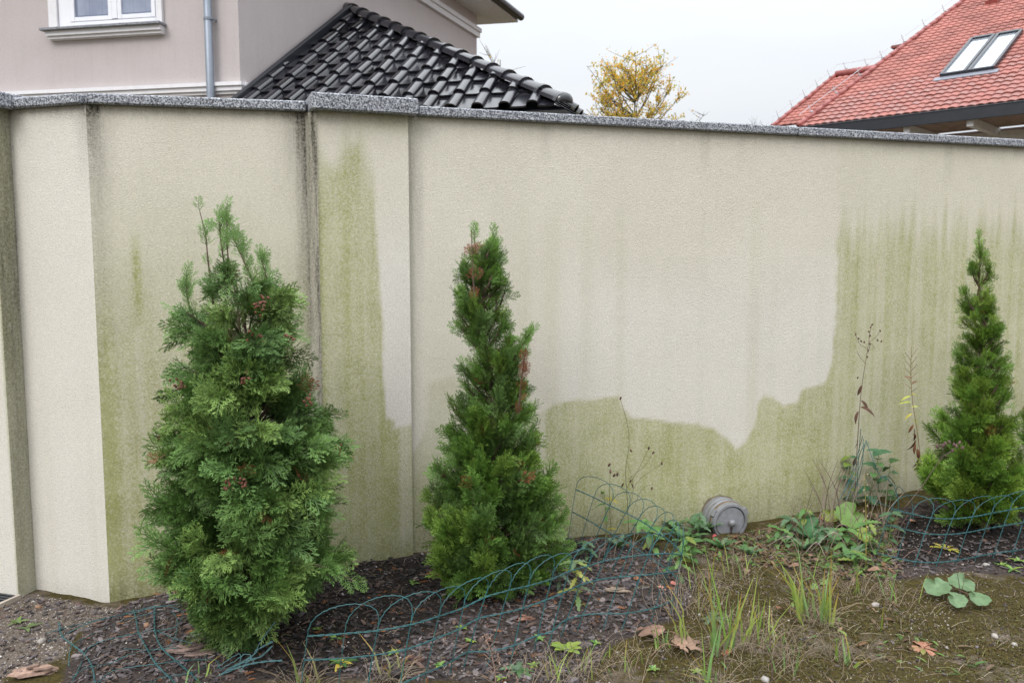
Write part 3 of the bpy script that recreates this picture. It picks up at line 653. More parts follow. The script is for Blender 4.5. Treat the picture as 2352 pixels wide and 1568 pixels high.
# skylight: two panes in dark frames
sky_o = obj('skylight', None, rroof)
M_fr = mat('dark_skylight_frame', (.03, .035, .045), .35, var=.1)
M_sg = mat('skylight_glass', (.55, .6, .66), .04, spec=.8, metal=.55)
c_bl, c_br, c_tl, c_tr = [np.array(S1.loc(*p)) for p in ((2164, 184), (2287, 162), (2223, 101), (2352, 76))]
x0_, x1_ = (c_bl[0] + c_tl[0]) / 2, (c_br[0] + c_tr[0]) / 2; y0_, y1_ = (c_bl[1] + c_br[1]) / 2, (c_tl[1] + c_tr[1]) / 2; xm_ = (x0_ + x1_) / 2
def rbar(mb, xa, xb, ya, yb, na, nb): mb.box(S1.pt((xa + xb) / 2, (ya + yb) / 2, (na + nb) / 2), S1.E, S1.U, S1.N, abs(xb - xa) / 2, abs(yb - ya) / 2, abs(nb - na) / 2)
for xa, xb in ((x0_, xm_ - .014), (xm_ + .014, x1_)):
    b = MB(); t_ = .085; t_ = .065; rbar(b, xa, xa + t_, y0_, y1_, -.02, .13); rbar(b, xb - t_, xb, y0_, y1_, -.02, .13); rbar(b, xa + t_, xb - t_, y0_, y0_ + t_, -.02, .125); rbar(b, xa + t_, xb - t_, y1_ - t_ * 1.4, y1_, -.02, .14); b.build('frame', M_fr, sky_o)
    b = MB(); rbar(b, xa + t_, xb - t_, y0_ + t_, y1_ - t_ * 1.4, .06, .09); b.build('pane', M_sg, sky_o)
b = MB(); rbar(b, xm_ - .013, xm_ + .013, y0_, y1_, -.02, .1); b.build('mullion', M_fr, sky_o)
b = MB(); rbar(b, x0_ - .1, x1_ + .1, y0_ - .2, y0_ - .002, .02, .055); b.build('flashing', mat('lead_flashing', (.2, .21, .25), .5), sky_o)
vx, vy = S1.loc(2277, 13); b = MB(); b.add([S1.pt(vx - .15, vy, .03), S1.pt(vx + .15, vy, .03), S1.pt(vx + .15, vy, .14), S1.pt(vx - .15, vy, .14), S1.pt(vx - .15, vy + .3, .05), S1.pt(vx + .15, vy + .3, .05)], [(0, 1, 2, 3), (3, 2, 5, 4), (0, 3, 4), (1, 5, 2)]); b.build('vent_tile', M_redd, rroof)
# eaves board, soffit, rafters, wall
xl_e = l0[0] - l0[1] * m_
b = MB(); fh = .27; c_ = (S1.pt(xl_e, 0) + S1.pt(3, 0)) / 2 + np.array([0, 0, -fh / 2 + .0]) - np.array([*rd, 0]) * .03; b.box(c_, S1.E, np.array([*rd, 0]), (0, 0, 1), (3 - xl_e) / 2, .025, fh / 2); b.tube([S1.pt(xl_e, 0) + np.array([0, 0, -.02]) - np.array([*rd, 0]) * .06, S1.pt(3, 0) + np.array([0, 0, -.02]) - np.array([*rd, 0]) * .06], .012, 6); bevel(b.build('eaves_board', M_black, red), .006, 1)
M_wood = mat('brown_soffit_boards', (.36, .25, .2), .7, col2=(.24, .16, .13), vscale=5, bump=.003, bscale=20)
M_raf = mat('painted_rafter', (.72, .71, .72), .6, var=.12)
r3, e3 = np.array([*rd, 0]), S1.E; zso = np.array([0, 0, -.2])
for i in range(12):                             # flat boarded soffit under the overhang
    b = MB(); b.box(S1.pt((3 + xl_e) / 2, 0) + r3 * (.09 + i * .16) + zso, e3, r3, (0, 0, 1), (3 - xl_e) / 2, .074, .012); b.build('soffit_board', M_wood, red)
xr = S1.loc(2215, 262)[0]; xq = S1.loc(2068, 278)[0]; stp = abs(xr - xq)
for i in range(-2, 5):
    x_ = xr + i * stp
    if x_ < xl_e + .3 or x_ > 2.9: continue
    b = MB(); b.box(S1.pt(x_, 0) + r3 * 1.06 + zso - np.array([0, 0, .10]), e3, r3, (0, 0, 1), .065, .98, .085); b.build('beam', M_raf, red)
b = MB(); wp = S1.pt(xl_e + .8, 0)[:2] + rd * 2.1; wq = S1.pt(3.0, 0)[:2] + rd * 2.1; b.prism([wp, wq, wq + rd * 8, wp + rd * 8], -.1, RO[2] - .22); b.build('wall', mat('grey_house_wall', (.55, .52, .52), .8, var=.1), red)
b = MB(); c_ = (np.array([*wp, RO[2] - .4]) + np.array([*wq, RO[2] - .4])) / 2 - np.array([*rd, 0]) * .1; b.box(c_, S1.E, np.array([*rd, 0]), (0, 0, 1), (3 - xl_e) / 2 - .4, .09, .1); b.build('wall_plate', M_raf, red)
# chimney seen past the hip
cp_ = at(2068, 122, 27.0); b = MB(); b.box(cp_ + np.array([.2, 0, -.6]), S1.E, (*rd, 0), (0, 0, 1), .3, .3, .75); b.box(cp_ + np.array([.2, 0, .18]), S1.E, (*rd, 0), (0, 0, 1), .36, .36, .04); b.build('chimney', mat('chimney_brick', (.2, .06, .05), .8, var=.2), rroof)
# lightning conductor
lc = obj('lightning_conductor', None, rroof); M_gal = mat('galvanised_wire', (.5, .51, .54), .5, metal=.2)
def conductor(a_, c_, hh, nclip):
    up_ = np.array([0, 0, 1.0]); b = MB(); b.tube([a_ + up_ * hh, c_ + up_ * hh], .008, 5); b.build('wire', M_gal, lc)
    for i in range(nclip):
        p = a_ + (c_ - a_) * (i + .5) / nclip; b = MB(); lean = np.array([-.12, 0, 0]); b.tube([p + up_ * .05, p + up_ * (hh + .02) + lean * .8], .01, 5); b.box(p + up_ * .09, S1.E, S1.U, S1.N, .04, .012, .012); b.build('clip', M_gal, lc)
conductor(ea, ec, .24, 8); conductor(fa, fc, .26, 5); conductor(S2.pt(rx0, ry, .1), S2.pt(rx1, ry, .1), .25, 3)

# ------------------------------------------------------------------ trees behind the wall
M_bark = mat('bark', (.10, .085, .07), .85, var=.3, vscale=12)
M_leafy = mat('autumn_leaves', (.3, .2, .05), .6, attr='tint', transl=.6, var=.15, vscale=3)
def deciduous(name, label, u, v0, v1, Yd, width, nleaf, cols, seed, lsize=.08, group=None, nbr=34):
    rd_ = random.Random(seed); base = np.array([at(u, 600, Yd)[0], Yd, 0.]); top = at(u, v0, Yd)[2]; low = at(u, v1, Yd)[2]
    t = thing(name, label, 'tree', tuple(base), group); tr = MB(); lf_ = MB(); trunk = []
    for i in range(9): k = i / 8; trunk.append(base + np.array([math.sin(k * 3 + seed) * .12, 0, top * .93 * k]))
    tr.tube(trunk, .09, 7, .012); tr.build('trunk', M_bark, t, True); br = MB(); tips = []
    for i in range(nbr):
        k = rd_.uniform(.42, .97); p = base + np.array([math.sin(k * 3 + seed) * .12, 0, top * .93 * k]); az = rd_.uniform(0, 6.28)
        kk_ = (p[2] - low) / (top - low); rad = width / 2 * max(.12, math.sin(min(1, max(.05, kk_ * .9 + .12)) * math.pi) ** .7) * rd_.uniform(.65, 1.15)
        e = p + np.array([math.cos(az) * rad, math.sin(az) * rad, rad * rd_.uniform(.7, 1.5)]); e[2] = min(e[2], top * 1.0)
        m1_ = (p + e) / 2 + np.array([0, 0, -.08 * rad]); pts_ = [p, m1_, e]; br.tube(smooth(pts_, 4), .025, 5, .006)
        for j in range(7):
            q_ = p + (e - p) * rd_.uniform(.3, 1); f_ = q_ + np.array([rd_.gauss(0, .28), rd_.gauss(0, .28), rd_.uniform(.05, .5)]); br.tube([q_, (q_ + f_) / 2 + np.array([0, 0, -.02]), f_], .009, 4, .003); tips.append((q_, f_))
        tips.append((p, e))
    br.build('branches', M_bark, t, True)
    for i in range(nleaf):
        q_, f_ = rd_.choice(tips); p = q_ + (f_ - q_) * rd_.uniform(.2, 1.05) + np.array([rd_.gauss(0, .05), rd_.gauss(0, .05), rd_.gauss(0, .05)]); s_ = lsize * rd_.uniform(.6, 1.2)
        n_ = unit((rd_.gauss(0, 1), rd_.gauss(0, 1), rd_.gauss(0, .8))); a_ = unit(np.cross(n_, (rd_.gauss(0, 1), rd_.gauss(0, 1), .3))); c_ = np.cross(n_, a_); lf_.cc = tuple(np.array(rd_.choice(cols)) * rd_.uniform(.75, 1.2))
        lf_.add([p - a_ * s_ * .5, p + c_ * s_ * .32 - a_ * .1 * s_, p + a_ * s_ * .6, p - c_ * s_ * .32 - a_ * .1 * s_], [(0, 1, 2), (0, 2, 3)])
    if nleaf: lf_.build('crown', M_leafy, t, False, True)
    return t
YEL = [(.75, .52, .06), (.8, .58, .1), (.7, .45, .04), (.75, .38, .06), (.4, .42, .1), (.5, .48, .12)]
deciduous('birch_tree', 'slim tree with sparse yellow and orange autumn leaves', 1458, 146, 440, 27, 2.9, 8500, YEL, 3, .09, None, 80)
deciduous('bare_tree', 'thin bare tree with a few leaves beyond the black roof', 1140, 92, 200, 24, 1.3, 90, YEL, 5, .09)
deciduous('bare_tree', 'low bare twiggy tree beside the yellow tree', 1570, 262, 330, 30, 1.6, 60, YEL, 8, .09)
deciduous('bare_tree', 'tiny bare treetop in front of the red roof edge', 1746, 262, 330, 34, .9, 10, YEL, 9, .08)

# ------------------------------------------------------------------ thujas
M_thuja = mat('thuja_foliage', (.05, .1, .03), .55, spec=.35, attr='tint', transl=.14)
M_twig = mat('thuja_wood', (.10, .06, .045), .85, var=.3, vscale=30)
def frond(rs_, loose):
    V, F, T = [], [], []
    def seg(p0, p1, w0, w1, t0, t1):
        d = p1 - p0; l_ = math.hypot(d[0], d[1]) + 1e-9; s_ = np.array([-d[1] / l_, d[0] / l_, rs_.uniform(-.5, .5)]); k = len(V)
        V.extend([p0 - s_ * w0, p0 + s_ * w0, p1 + s_ * w1, p1 - s_ * w1]); T.extend([t0, t0, t1, t1]); F.append((k, k + 1, k + 2, k + 3))
    bend = rs_.uniform(-.25, .25); droop = rs_.uniform(.05, .35)
    def ax(x): return np.array([x, bend * x * x, -droop * x * x])
    for i in range(4): seg(ax(i / 4), ax((i + 1) / 4), .022 - .003 * i, .019 - .003 * i, i / 4 * .6, (i + 1) / 4 * .6)
    n_ = 9; sd = 1
    for i in range(n_):
        x = .1 + .88 * i / n_ + rs_.uniform(-.02, .02); p = ax(x); sd = -sd; ln = (.16 + .5 * (1 - x) ** .8) * rs_.uniform(.75, 1.15) * (1.1 if loose else .95); a_ = math.atan(2 * bend * x) + sd * R(rs_.uniform(34, 52))
        d = np.array([math.cos(a_), math.sin(a_), rs_.uniform(-.22, .12)]); m_ = p + d * ln * .55; a2 = a_ - sd * .25; e = m_ + np.array([math.cos(a2), math.sin(a2), d[2] - .15]) * ln * .45
        seg(p, m_, .014, .015, .3, .6); seg(m_, e, .016, .010, .6, 1)
        for (q_, aa_, f_) in ((p + d * ln * .3, a_ + R(38), .42), (p + d * ln * .42, a_ - R(38), .4), (m_ + (e - m_) * .15, a2 + R(35), .34), (m_ + (e - m_) * .35, a2 - R(35), .28)):
            l2 = ln * f_ * rs_.uniform(.7, 1.1); seg(q_, q_ + np.array([math.cos(aa_), math.sin(aa_), rs_.uniform(-.3, .1)]) * l2, .014, .010, .55, 1)
    return np.array(V), np.array(F), np.array(T)
_rs = random.Random(21)
FR = [frond(_rs, True) for _ in range(8)]
class Foliage:
    def __init__(s): s.V, s.F, s.C, s.n = [], [], [], 0
    def put(s, p, axis_, nrm, L_, c0, c1, r_):
        V, F, T = FR[r_.randrange(8)]; a_ = unit(axis_); n_ = np.array(nrm, float); n_ = n_ - a_ * (n_ @ a_); n_ = unit(n_); b_ = np.cross(n_, a_)
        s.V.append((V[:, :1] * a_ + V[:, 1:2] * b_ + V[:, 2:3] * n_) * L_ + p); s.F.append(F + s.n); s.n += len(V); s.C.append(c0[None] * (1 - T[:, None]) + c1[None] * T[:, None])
    def build(s, name, m, parent, org):
        V = np.concatenate(s.V) - np.array(org); F = np.concatenate(s.F); C_ = np.concatenate(s.C); me = bpy.data.meshes.new(name)
        me.vertices.add(len(V)); me.vertices.foreach_set('co', V.astype(np.float32).ravel()); me.loops.add(F.size); me.loops.foreach_set('vertex_index', F.astype(np.int32).ravel())
        me.polygons.add(len(F)); me.polygons.foreach_set('loop_start', np.arange(0, F.size, 4, dtype=np.int32)); me.polygons.foreach_set('loop_total', np.full(len(F), 4, np.int32)); me.update(calc_edges=True)
        me.color_attributes.new('tint', 'FLOAT_COLOR', 'POINT').data.foreach_set('color', np.concatenate([C_, np.ones((len(C_), 1))], 1).astype(np.float32).ravel()); me.materials.append(m)
        return obj(name, me, parent)
BROWN0, BROWN1 = np.array((.13, .05, .02)), np.array((.24, .085, .04))
def thuja(label, Yd, ub, vb, prof, nb, L_, droop, pal, seed, leaders=(), cones=(), dead=(), nper=1.0, lead_trunk=None):
    r_ = random.Random(seed); g_ = gp(ub, vb); bx_, by_ = g_[0], Yd; bz = G(bx_, by_); org = (float(bx_), float(by_), float(bz))
    t = thing('thuja', label, 'shrub', org, 'thuja shrubs planted along the wall')
    zz = []; xl = []; xr_ = []
    for v, ul, ur in prof:
        pl_, pr_ = at(ul, v, Yd), at(ur, v, Yd); zz.append(pl_[2]); xl.append(bx_ - pl_[0]); xr_.append(pr_[0] - bx_)
    o_ = np.argsort(zz); zz, xl, xr_ = np.array(zz)[o_], np.array(xl)[o_], np.array(xr_)[o_]
    def rad(z, az):
        a_, c_ = np.interp(z, zz, xl), np.interp(z, zz, xr_); k = math.cos(az); m_ = max(.02, (a_ + c_) / 2); cx = (c_ - a_) / 2
        return cx, m_
    ztop = zz[-1]; wood = MB(); tr = MB()
    def axis_at(z): k = np.interp(z, zz, (xr_ - xl) / 2); f_ = min(1, max(0, (z - bz) / max(.1, (ztop - bz)))); return np.array([bx_ + k * min(1, f_ * 2.0), by_, z])
    tr.tube(smooth([np.array([bx_, by_, bz - .03])] + [axis_at(bz + (ztop - bz) * k) for k in (.12, .3, .5, .7, .9)], 4), .026, 8, .005); tr.build('trunk', M_twig, t, True)
    fo = Foliage(); pal = [(np.array(a_), np.array(b_)) for a_, b_ in pal]
    wts = [(rad(z, 0)[1] + .07) for z in np.linspace(zz[0], ztop - .02, 60)]; zc = np.linspace(zz[0], ztop - .02, 60)
    GA = 2.399963; az = r_.uniform(0, 6.28)
    for k in range(nb):
        z1 = r_.choices(zc, wts)[0] + r_.uniform(-.02, .02); az += GA + r_.uniform(-.4, .4); cx, mr_ = rad(z1, az); q_ = r_.uniform(.68, .96) if r_.random() < .72 else r_.uniform(.35, .68)
        if math.sin(az) > .45 and r_.random() < .35: continue                      # fewer at the back, against the wall
        tip = np.array([bx_ + cx + math.cos(az) * mr_ * q_, by_ + math.sin(az) * mr_ * q_ * .92, z1]); rise = (.55 + .75 * r_.random()) * (1 - .55 * droop)
        z0 = max(bz + .04, z1 - mr_ * rise - .06 * (1 - droop)); p0 = axis_at(z0); out_ = unit((tip[0] - p0[0], tip[1] - p0[1], 0))
        mid = (p0 + tip) / 2 + np.array([0, 0, (.16 * droop - .06) * mr_ * 2]) + np.array([r_.gauss(0, .015), r_.gauss(0, .015), 0])
        pts_ = smooth([p0, mid, tip], 5); wood.tube(pts_, .006, 4, .0025, False)
        ln = np.linalg.norm(tip - p0); nf = int((8 + ln * 42) * nper); c0, c1 = r_.choice(pal); sh = r_.uniform(.78, 1.2)
        for j in range(nf):
            f_ = 1 - r_.random() ** 1.35 * .72; i_ = f_ * (len(pts_) - 1); i0 = min(int(i_), len(pts_) - 2); p = pts_[i0] + (pts_[i0 + 1] - pts_[i0]) * (i_ - i0); tg = unit(pts_[i0 + 1] - pts_[i0])
            sdv = np.cross(tg, (0, 0, 1)); side = r_.choice((-1, 1)); 
            d_ = tg * .55 + out_ * .35 + sdv * side * r_.uniform(.1, .8) + np.array([r_.gauss(0, .25), r_.gauss(0, .25), r_.gauss(.75 - 1.5 * droop, .32)])
            n_ = out_ * r_.uniform(.5, 1.1) + np.array([0, 0, .3]) + np.array([r_.gauss(0, .38), r_.gauss(0, .38), r_.gauss(0, .38)])
            s2 = sh * r_.uniform(.82, 1.18); LL = L_ * r_.uniform(.6, 1.2) * (1 - .25 * f_) * min(1.1, max(.62, .45 + mr_ * 2.6)); p = p + np.array([r_.gauss(0, .008), r_.gauss(0, .008), r_.gauss(0, .008)])
            if r_.random() < .007: fo.put(p, d_, n_, LL * .9, BROWN0, BROWN1, r_)
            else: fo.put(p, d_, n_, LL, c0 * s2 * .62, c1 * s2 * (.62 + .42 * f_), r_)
    for pts_px, isdead, dens in leaders:            # long thin shoots
        pts_ = smooth([at(u, v, Yd + dy) for u, v, dy in pts_px], 6); wood.tube(pts_, .004, 4, .0015, False); c0, c1 = pal[0]
        for j in range(int(len(pts_) * dens)):
            i_ = r_.uniform(0, len(pts_) - 1.01); p = pts_[int(i_)]; tg = unit(pts_[int(i_) + 1] - p); d_ = tg + np.array([r_.gauss(0, .5), r_.gauss(0, .4), r_.gauss(.25, .2)]); n_ = np.array([r_.gauss(0, .5), -1, r_.gauss(0, .4)])
            a0, a1 = (BROWN0, BROWN1 * .9) if isdead else (c0 * 1.1, c1 * 1.1); fo.put(p, d_, n_, L_ * r_.uniform(.35, .65), a0 * r_.uniform(.8, 1.2), a1, r_)
        if not isdead: fo.put(pts_[-1], pts_[-1] - pts_[-3], (0, -1, .2), L_ * .5, c0, c1 * 1.15, r_)
    tag(fo.build('crown', M_thuja, t, org), kind='stuff'); wood.build('branches', M_twig, t, False)
    M_cone = mat('thuja_cone', (.13, .045, .025), .7, var=.3, vscale=60)
    for u, v in cones:
        b = MB(); c_ = at(u, v, Yd); cx, mr_ = rad(c_[2], 0); dx = (c_[0] - bx_ - cx) / max(mr_, .05); dy = -mr_ * .93 * math.sqrt(max(0, 1 - min(1, abs(dx)) ** 2)) - .0; c_ = at(u, v, by_ + dy)
        for i in range(9):
            p = c_ + np.array([r_.gauss(0, .013), r_.gauss(0, .01), r_.gauss(0, .013)]); a_ = unit((r_.gauss(0, 1), r_.gauss(0, 1), r_.gauss(.5, 1))); b.lathe(p, a_, [(-.007, .0005), (-.003, .0045), (.002, .0048), (.007, .002), (.008, .0005)], 6)
        tag(b.build('cone_cluster', M_cone, t), kind='stuff')
    return t
P1 = [(610, 482, 583), (650, 434, 630), (700, 420, 672), (800, 432, 708), (870, 406, 708), (950, 388, 736), (1030, 368, 772), (1100, 372, 778), (1200, 358, 775), (1260, 360, 790), (1300, 395, 795), (1335, 455, 740), (1370, 462, 650), (1400, 460, 635), (1450, 462, 612), (1495, 490, 580)]
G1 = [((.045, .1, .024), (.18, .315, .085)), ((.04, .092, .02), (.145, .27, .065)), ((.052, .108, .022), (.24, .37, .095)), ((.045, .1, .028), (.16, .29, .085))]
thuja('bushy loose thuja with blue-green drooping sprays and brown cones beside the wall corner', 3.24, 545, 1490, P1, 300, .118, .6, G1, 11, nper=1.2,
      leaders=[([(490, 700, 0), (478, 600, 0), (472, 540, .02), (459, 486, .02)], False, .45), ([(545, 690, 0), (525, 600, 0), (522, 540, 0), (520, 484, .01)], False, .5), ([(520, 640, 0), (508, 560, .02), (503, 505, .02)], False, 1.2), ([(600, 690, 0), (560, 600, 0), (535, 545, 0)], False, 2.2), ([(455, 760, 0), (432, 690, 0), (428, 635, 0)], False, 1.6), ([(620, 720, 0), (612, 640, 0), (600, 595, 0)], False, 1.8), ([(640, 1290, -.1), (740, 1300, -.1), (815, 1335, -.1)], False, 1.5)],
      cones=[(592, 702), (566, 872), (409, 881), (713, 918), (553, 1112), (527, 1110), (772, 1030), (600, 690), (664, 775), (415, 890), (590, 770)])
P2 = [(545, 1092, 1126), (600, 1066, 1158), (650, 1046, 1168), (700, 1038, 1163), (750, 1040, 1182), (800, 1036, 1194), (850, 1052, 1196), (900, 1060, 1218), (950, 1034, 1238), (1000, 1022, 1248), (1040, 1000, 1256), (1080, 980, 1266), (1130, 972, 1278), (1200, 974, 1305), (1250, 984, 1308), (1300, 1005, 1280), (1340, 1030, 1235)]
G2 = [((.035, .1, .014), (.155, .3, .045)), ((.033, .09, .016), (.14, .265, .05)), ((.042, .105, .015), (.21, .34, .055)), ((.036, .09, .02), (.15, .26, .07))]
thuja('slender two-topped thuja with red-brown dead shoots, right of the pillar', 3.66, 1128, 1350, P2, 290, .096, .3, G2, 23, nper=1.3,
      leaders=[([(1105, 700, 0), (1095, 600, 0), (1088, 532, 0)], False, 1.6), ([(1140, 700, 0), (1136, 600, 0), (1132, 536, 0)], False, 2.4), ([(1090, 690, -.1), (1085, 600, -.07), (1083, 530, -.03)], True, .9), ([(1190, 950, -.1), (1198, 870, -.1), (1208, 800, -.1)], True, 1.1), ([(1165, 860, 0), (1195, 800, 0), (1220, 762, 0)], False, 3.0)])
P3 = [(575, 2238, 2258), (620, 2222, 2278), (660, 2214, 2280), (700, 2206, 2282), (750, 2212, 2296), (800, 2208, 2305), (850, 2203, 2312), (900, 2184, 2316), (950, 2155, 2322), (1000, 2136, 2332), (1050, 2130, 2340), (1100, 2122, 2348), (1150, 2130, 2346), (1190, 2160, 2335)]
G3 = [((.042, .11, .012), (.18, .32, .04)), ((.036, .1, .012), (.15, .28, .04)), ((.052, .115, .012), (.23, .35, .05))]
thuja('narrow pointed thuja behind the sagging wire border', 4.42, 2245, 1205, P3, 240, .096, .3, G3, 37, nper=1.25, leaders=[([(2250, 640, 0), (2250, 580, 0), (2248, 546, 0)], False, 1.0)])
P4 = [(760, 2392, 2412), (880, 2368, 2440), (960, 2350, 2460), (1060, 2335, 2470), (1150, 2332, 2470), (1200, 2350, 2450)]
thuja('thuja mostly hidden behind the narrow pointed one', 4.75, 2405, 1195, P4, 90, .1, .3, G3, 41)

# ------------------------------------------------------------------ hydrant / drain coupling in the wall
M_alu = mat('weathered_cast_aluminium', (.24, .245, .265), .5, metal=.15, col2=(.18, .178, .18), vscale=24, bump=.0012, bscale=90)
M_rust = mat('rusty_chain', (.06, .04, .035), .7, metal=.4, var=.3, vscale=40)
M_grime = mat('grimy_brown_deposit', (.17, .115, .06), .8, metal=.1, var=.4, vscale=30)
cw = plR.hit(1650, 1180); ax_ = -np.array([*plR.n, 0]); ax_ = unit(ax_ + np.array([-.05, 0, -.03]))
cou = thing('pipe_coupling', 'grey cast metal pipe coupling with round cap and chain sticking out of the wall', 'pipe cap', (float(cw[0]), float(cw[1]), float(cw[2])))
rr = .108
b = MB(); b.lathe(cw, ax_, [(-.06, rr * .98), (.03, rr * .98), (.034, rr * 1.03), (.05, rr * 1.03), (.054, rr * .99), (.064, rr * .99), (.068, rr * 1.05), (.088, rr * 1.05), (.092, rr), (.135, rr * .985), (.141, rr * .95), (.143, rr * .84), (.128, rr * .82)], 56); crisp(b.build('collar', M_alu, cou, True))
b = MB(); b.lathe(cw, ax_, [(.1, rr * .8), (.132, rr * .8), (.136, rr * .77), (.137, rr * .4), (.1375, .0)], 48); crisp(b.build('blind_cap', mat('cap_metal', (.27, .275, .305), .45, metal=.1, col2=(.215, .212, .22), vscale=35), cou, True))
b = MB(); c_ = cw + ax_ * .137; b.lathe(c_, ax_, [(0, .014), (.008, .013), (.011, .019), (.02, .0205), (.029, .016), (.033, .007), (.034, .0003)], 20); b.build('knob', M_alu, cou, True)
b = MB(); b.lathe(cw, ax_, [(.1, rr * .985), (.101, rr * 1.012), (.113, rr * 1.008), (.114, rr * .97)], 56); b.build('deposit_ring', M_grime, cou, True)
ra = unit(np.cross(ax_, (0, 0, 1))); ru = np.cross(ra, ax_)
for a_ in (150, 30, -95):
    d_ = ra * math.cos(R(a_)) * -1 + ru * math.sin(R(a_)); b = MB(); b.box(cw + ax_ * .122 + d_ * rr * .99, ax_, d_, np.cross(ax_, d_), .016, .013, .022); bevel(b.build('lug', M_alu, cou), .005, 2)
for i in range(6):                              # chain links
    b = MB(); c2 = cw + ax_ * (.15 - .001 * i) + np.array([0, 0, -.022 - i * .0125]); a2 = (ra if i % 2 else unit(ra + ax_ * 1.2)); ring = []
    for k in range(15): t_ = 2 * math.pi * k / 14; ring.append(c2 + a2 * math.cos(t_) * .0055 + np.array([0, 0, 1]) * math.sin(t_) * .0095)
    b.tube(ring, .0024, 5, cap=False); b.build('chain_link', M_rust, cou)
# rough broken plaster round the hole
b = MB(); vs = []
for k in range(40):
    t_ = 2 * math.pi * k / 40; q_ = rr * (1.06 + .09 * mnoise.noise(Vector((math.cos(t_) * 2, math.sin(t_) * 2, 1))) + .03 * mnoise.noise(Vector((math.cos(t_) * 9, math.sin(t_) * 9, 1)))); p = cw + ra * math.cos(t_) * q_ + ru * math.sin(t_) * q_; p[:2] = p[:2] - plR.n * .007; p2 = cw + ra * math.cos(t_) * rr * .97 + ru * math.sin(t_) * rr * .97 - np.array([*plR.n, 0]) * .01; vs += [p, p2]
b.add(vs, [(2 * k, 2 * ((k + 1) % 40), 2 * ((k + 1) % 40) + 1, 2 * k + 1) for k in range(40)]); b.build('mortar_collar', mat('dirty_mortar', (.16, .13, .085), .9, var=.4, vscale=40), cou)

# ------------------------------------------------------------------ wire borders
M_wire = mat('green_coated_wire', (.022, .1, .106), .38, spec=.5, var=.35, vscale=9)
M_wired = mat('faded_coated_wire', (.06, .15, .16), .5, var=.35, vscale=12)
WR = .0017
def crimp(pts_, amp=.0016, per=.026, ph=0):
    o_ = []; s_ = 0; P_ = [np.array(p, float) for p in pts_]
    for i, p in enumerate(P_):
        if i: s_ += np.linalg.norm(p - P_[i - 1])
        a_ = s_ / per * 2 * math.pi + ph; o_.append(p + np.array([math.cos(a_), math.sin(a_ * .7) * .6, math.sin(a_)]) * amp)
    return o_
def dens(pts_, step=.011):
    P_ = [np.array(p, float) for p in pts_]; o_ = []
    for i in range(len(P_) - 1):
        n_ = max(1, int(np.linalg.norm(P_[i + 1] - P_[i]) / step))
        for k in range(n_): o_.append(P_[i] + (P_[i + 1] - P_[i]) * k / n_)
    o_.append(P_[-1]); return o_
def twisted(mb, pts_, gap=.0022, per=.034):
    P_ = dens(smooth(pts_, 8), .007); s_ = 0; A_, B_ = [], []
    for i, p in enumerate(P_):
        if i: s_ += np.linalg.norm(p - P_[i - 1])
        t_ = unit(P_[min(i + 1, len(P_) - 1)] - P_[max(i - 1, 0)]); n1 = unit(np.cross(t_, (0, .2, 1))); n2 = np.cross(t_, n1); a_ = s_ / per * math.pi; w_ = (n1 * math.cos(a_) + n2 * math.sin(a_)) * gap; A_.append(p + w_); B_.append(p - w_)
    mb.tube(A_, WR, 5); mb.tube(B_, WR, 5)
def border(label, posts, H, k_mid, skew=.1, strands=(0, 1, 2), start_cut=True, m=None, seed=1):
    # posts: list of (foot, lower, upper) world points; each hoop spans two gaps
    r_ = random.Random(seed); o0 = posts[0][0]; t = thing('wire_border', label, 'wire fence', tuple(float(c) for c in o0), 'arched wire lawn borders'); m = m or M_wire
    for i in range(len(posts) - 2):
        f0, l0_, u0 = posts[i]; f1, l1_, u1 = posts[i + 2]; up0, up1 = unit(u0 - l0_), unit(u1 - l1_); arch = []; hh = (H[i] if hasattr(H, '__len__') else H) * r_.uniform(.93, 1.07)
        for k in range(1, 22):
            a_ = math.pi * k / 22; x = (1 - math.cos(a_)) / 2; h_ = math.sin(a_) ** .72; arch.append(u0 + (u1 - u0) * min(1, max(0, x + skew * math.sin(a_) ** 2 * (.3 + .7 * x))) + (up0 * (1 - x) + up1 * x) * hh * h_)
        pts_ = dens([f0 + np.array([0, 0, -.03]), l0_, u0]) + [p for p in arch] + dens([u1, l1_, f1 + np.array([0, 0, -.03])])
        sh = np.array([.0022, .0015, 0]) * (1 if i % 2 else -1); b = MB(); b.tube([p + sh for p in crimp(dens(pts_, .008), .0013, .03, i)], WR, 5); b.build('hoop', m, t, True)
    for s_ in strands:
        b = MB(); L_ = []
        for f_, l_, u_ in posts:
            L_.append(u_ if s_ == 0 else l_ if s_ == 1 else l_ + (f_ - l_) * k_mid)
        twisted(b, [p + np.array([0, -.003, 0]) for p in L_]); b.build('strand', m, t, True)
    return t
def cvt(L_, ox, oy, s_): return [(ox + a_ * s_, oy + c_ * s_) for a_, c_ in L_]
U_ = cvt([(-170, 1015), (50, 1005), (275, 990), (490, 970), (690, 935), (875, 880), (1020, 830), (1165, 760), (1305, 720), (1435, 690), (1575, 650), (1690, 600), (1800, 570), (1910, 535), (2050, 510), (2190, 495), (2330, 490)], 689.1, 1091, .3662) + [(1566, 1275)]
L__ = cvt([(-190, 1160), (30, 1155), (255, 1145), (460, 1125), (660, 1090), (840, 1025), (990, 965), (1120, 895), (1260, 865), (1400, 830), (1540, 780), (1650, 735), (1750, 690), (1860, 655), (2005, 635), (2140, 625), (2290, 610)], 689.1, 1091, .3662) + [(1559, 1311)]
posts = []
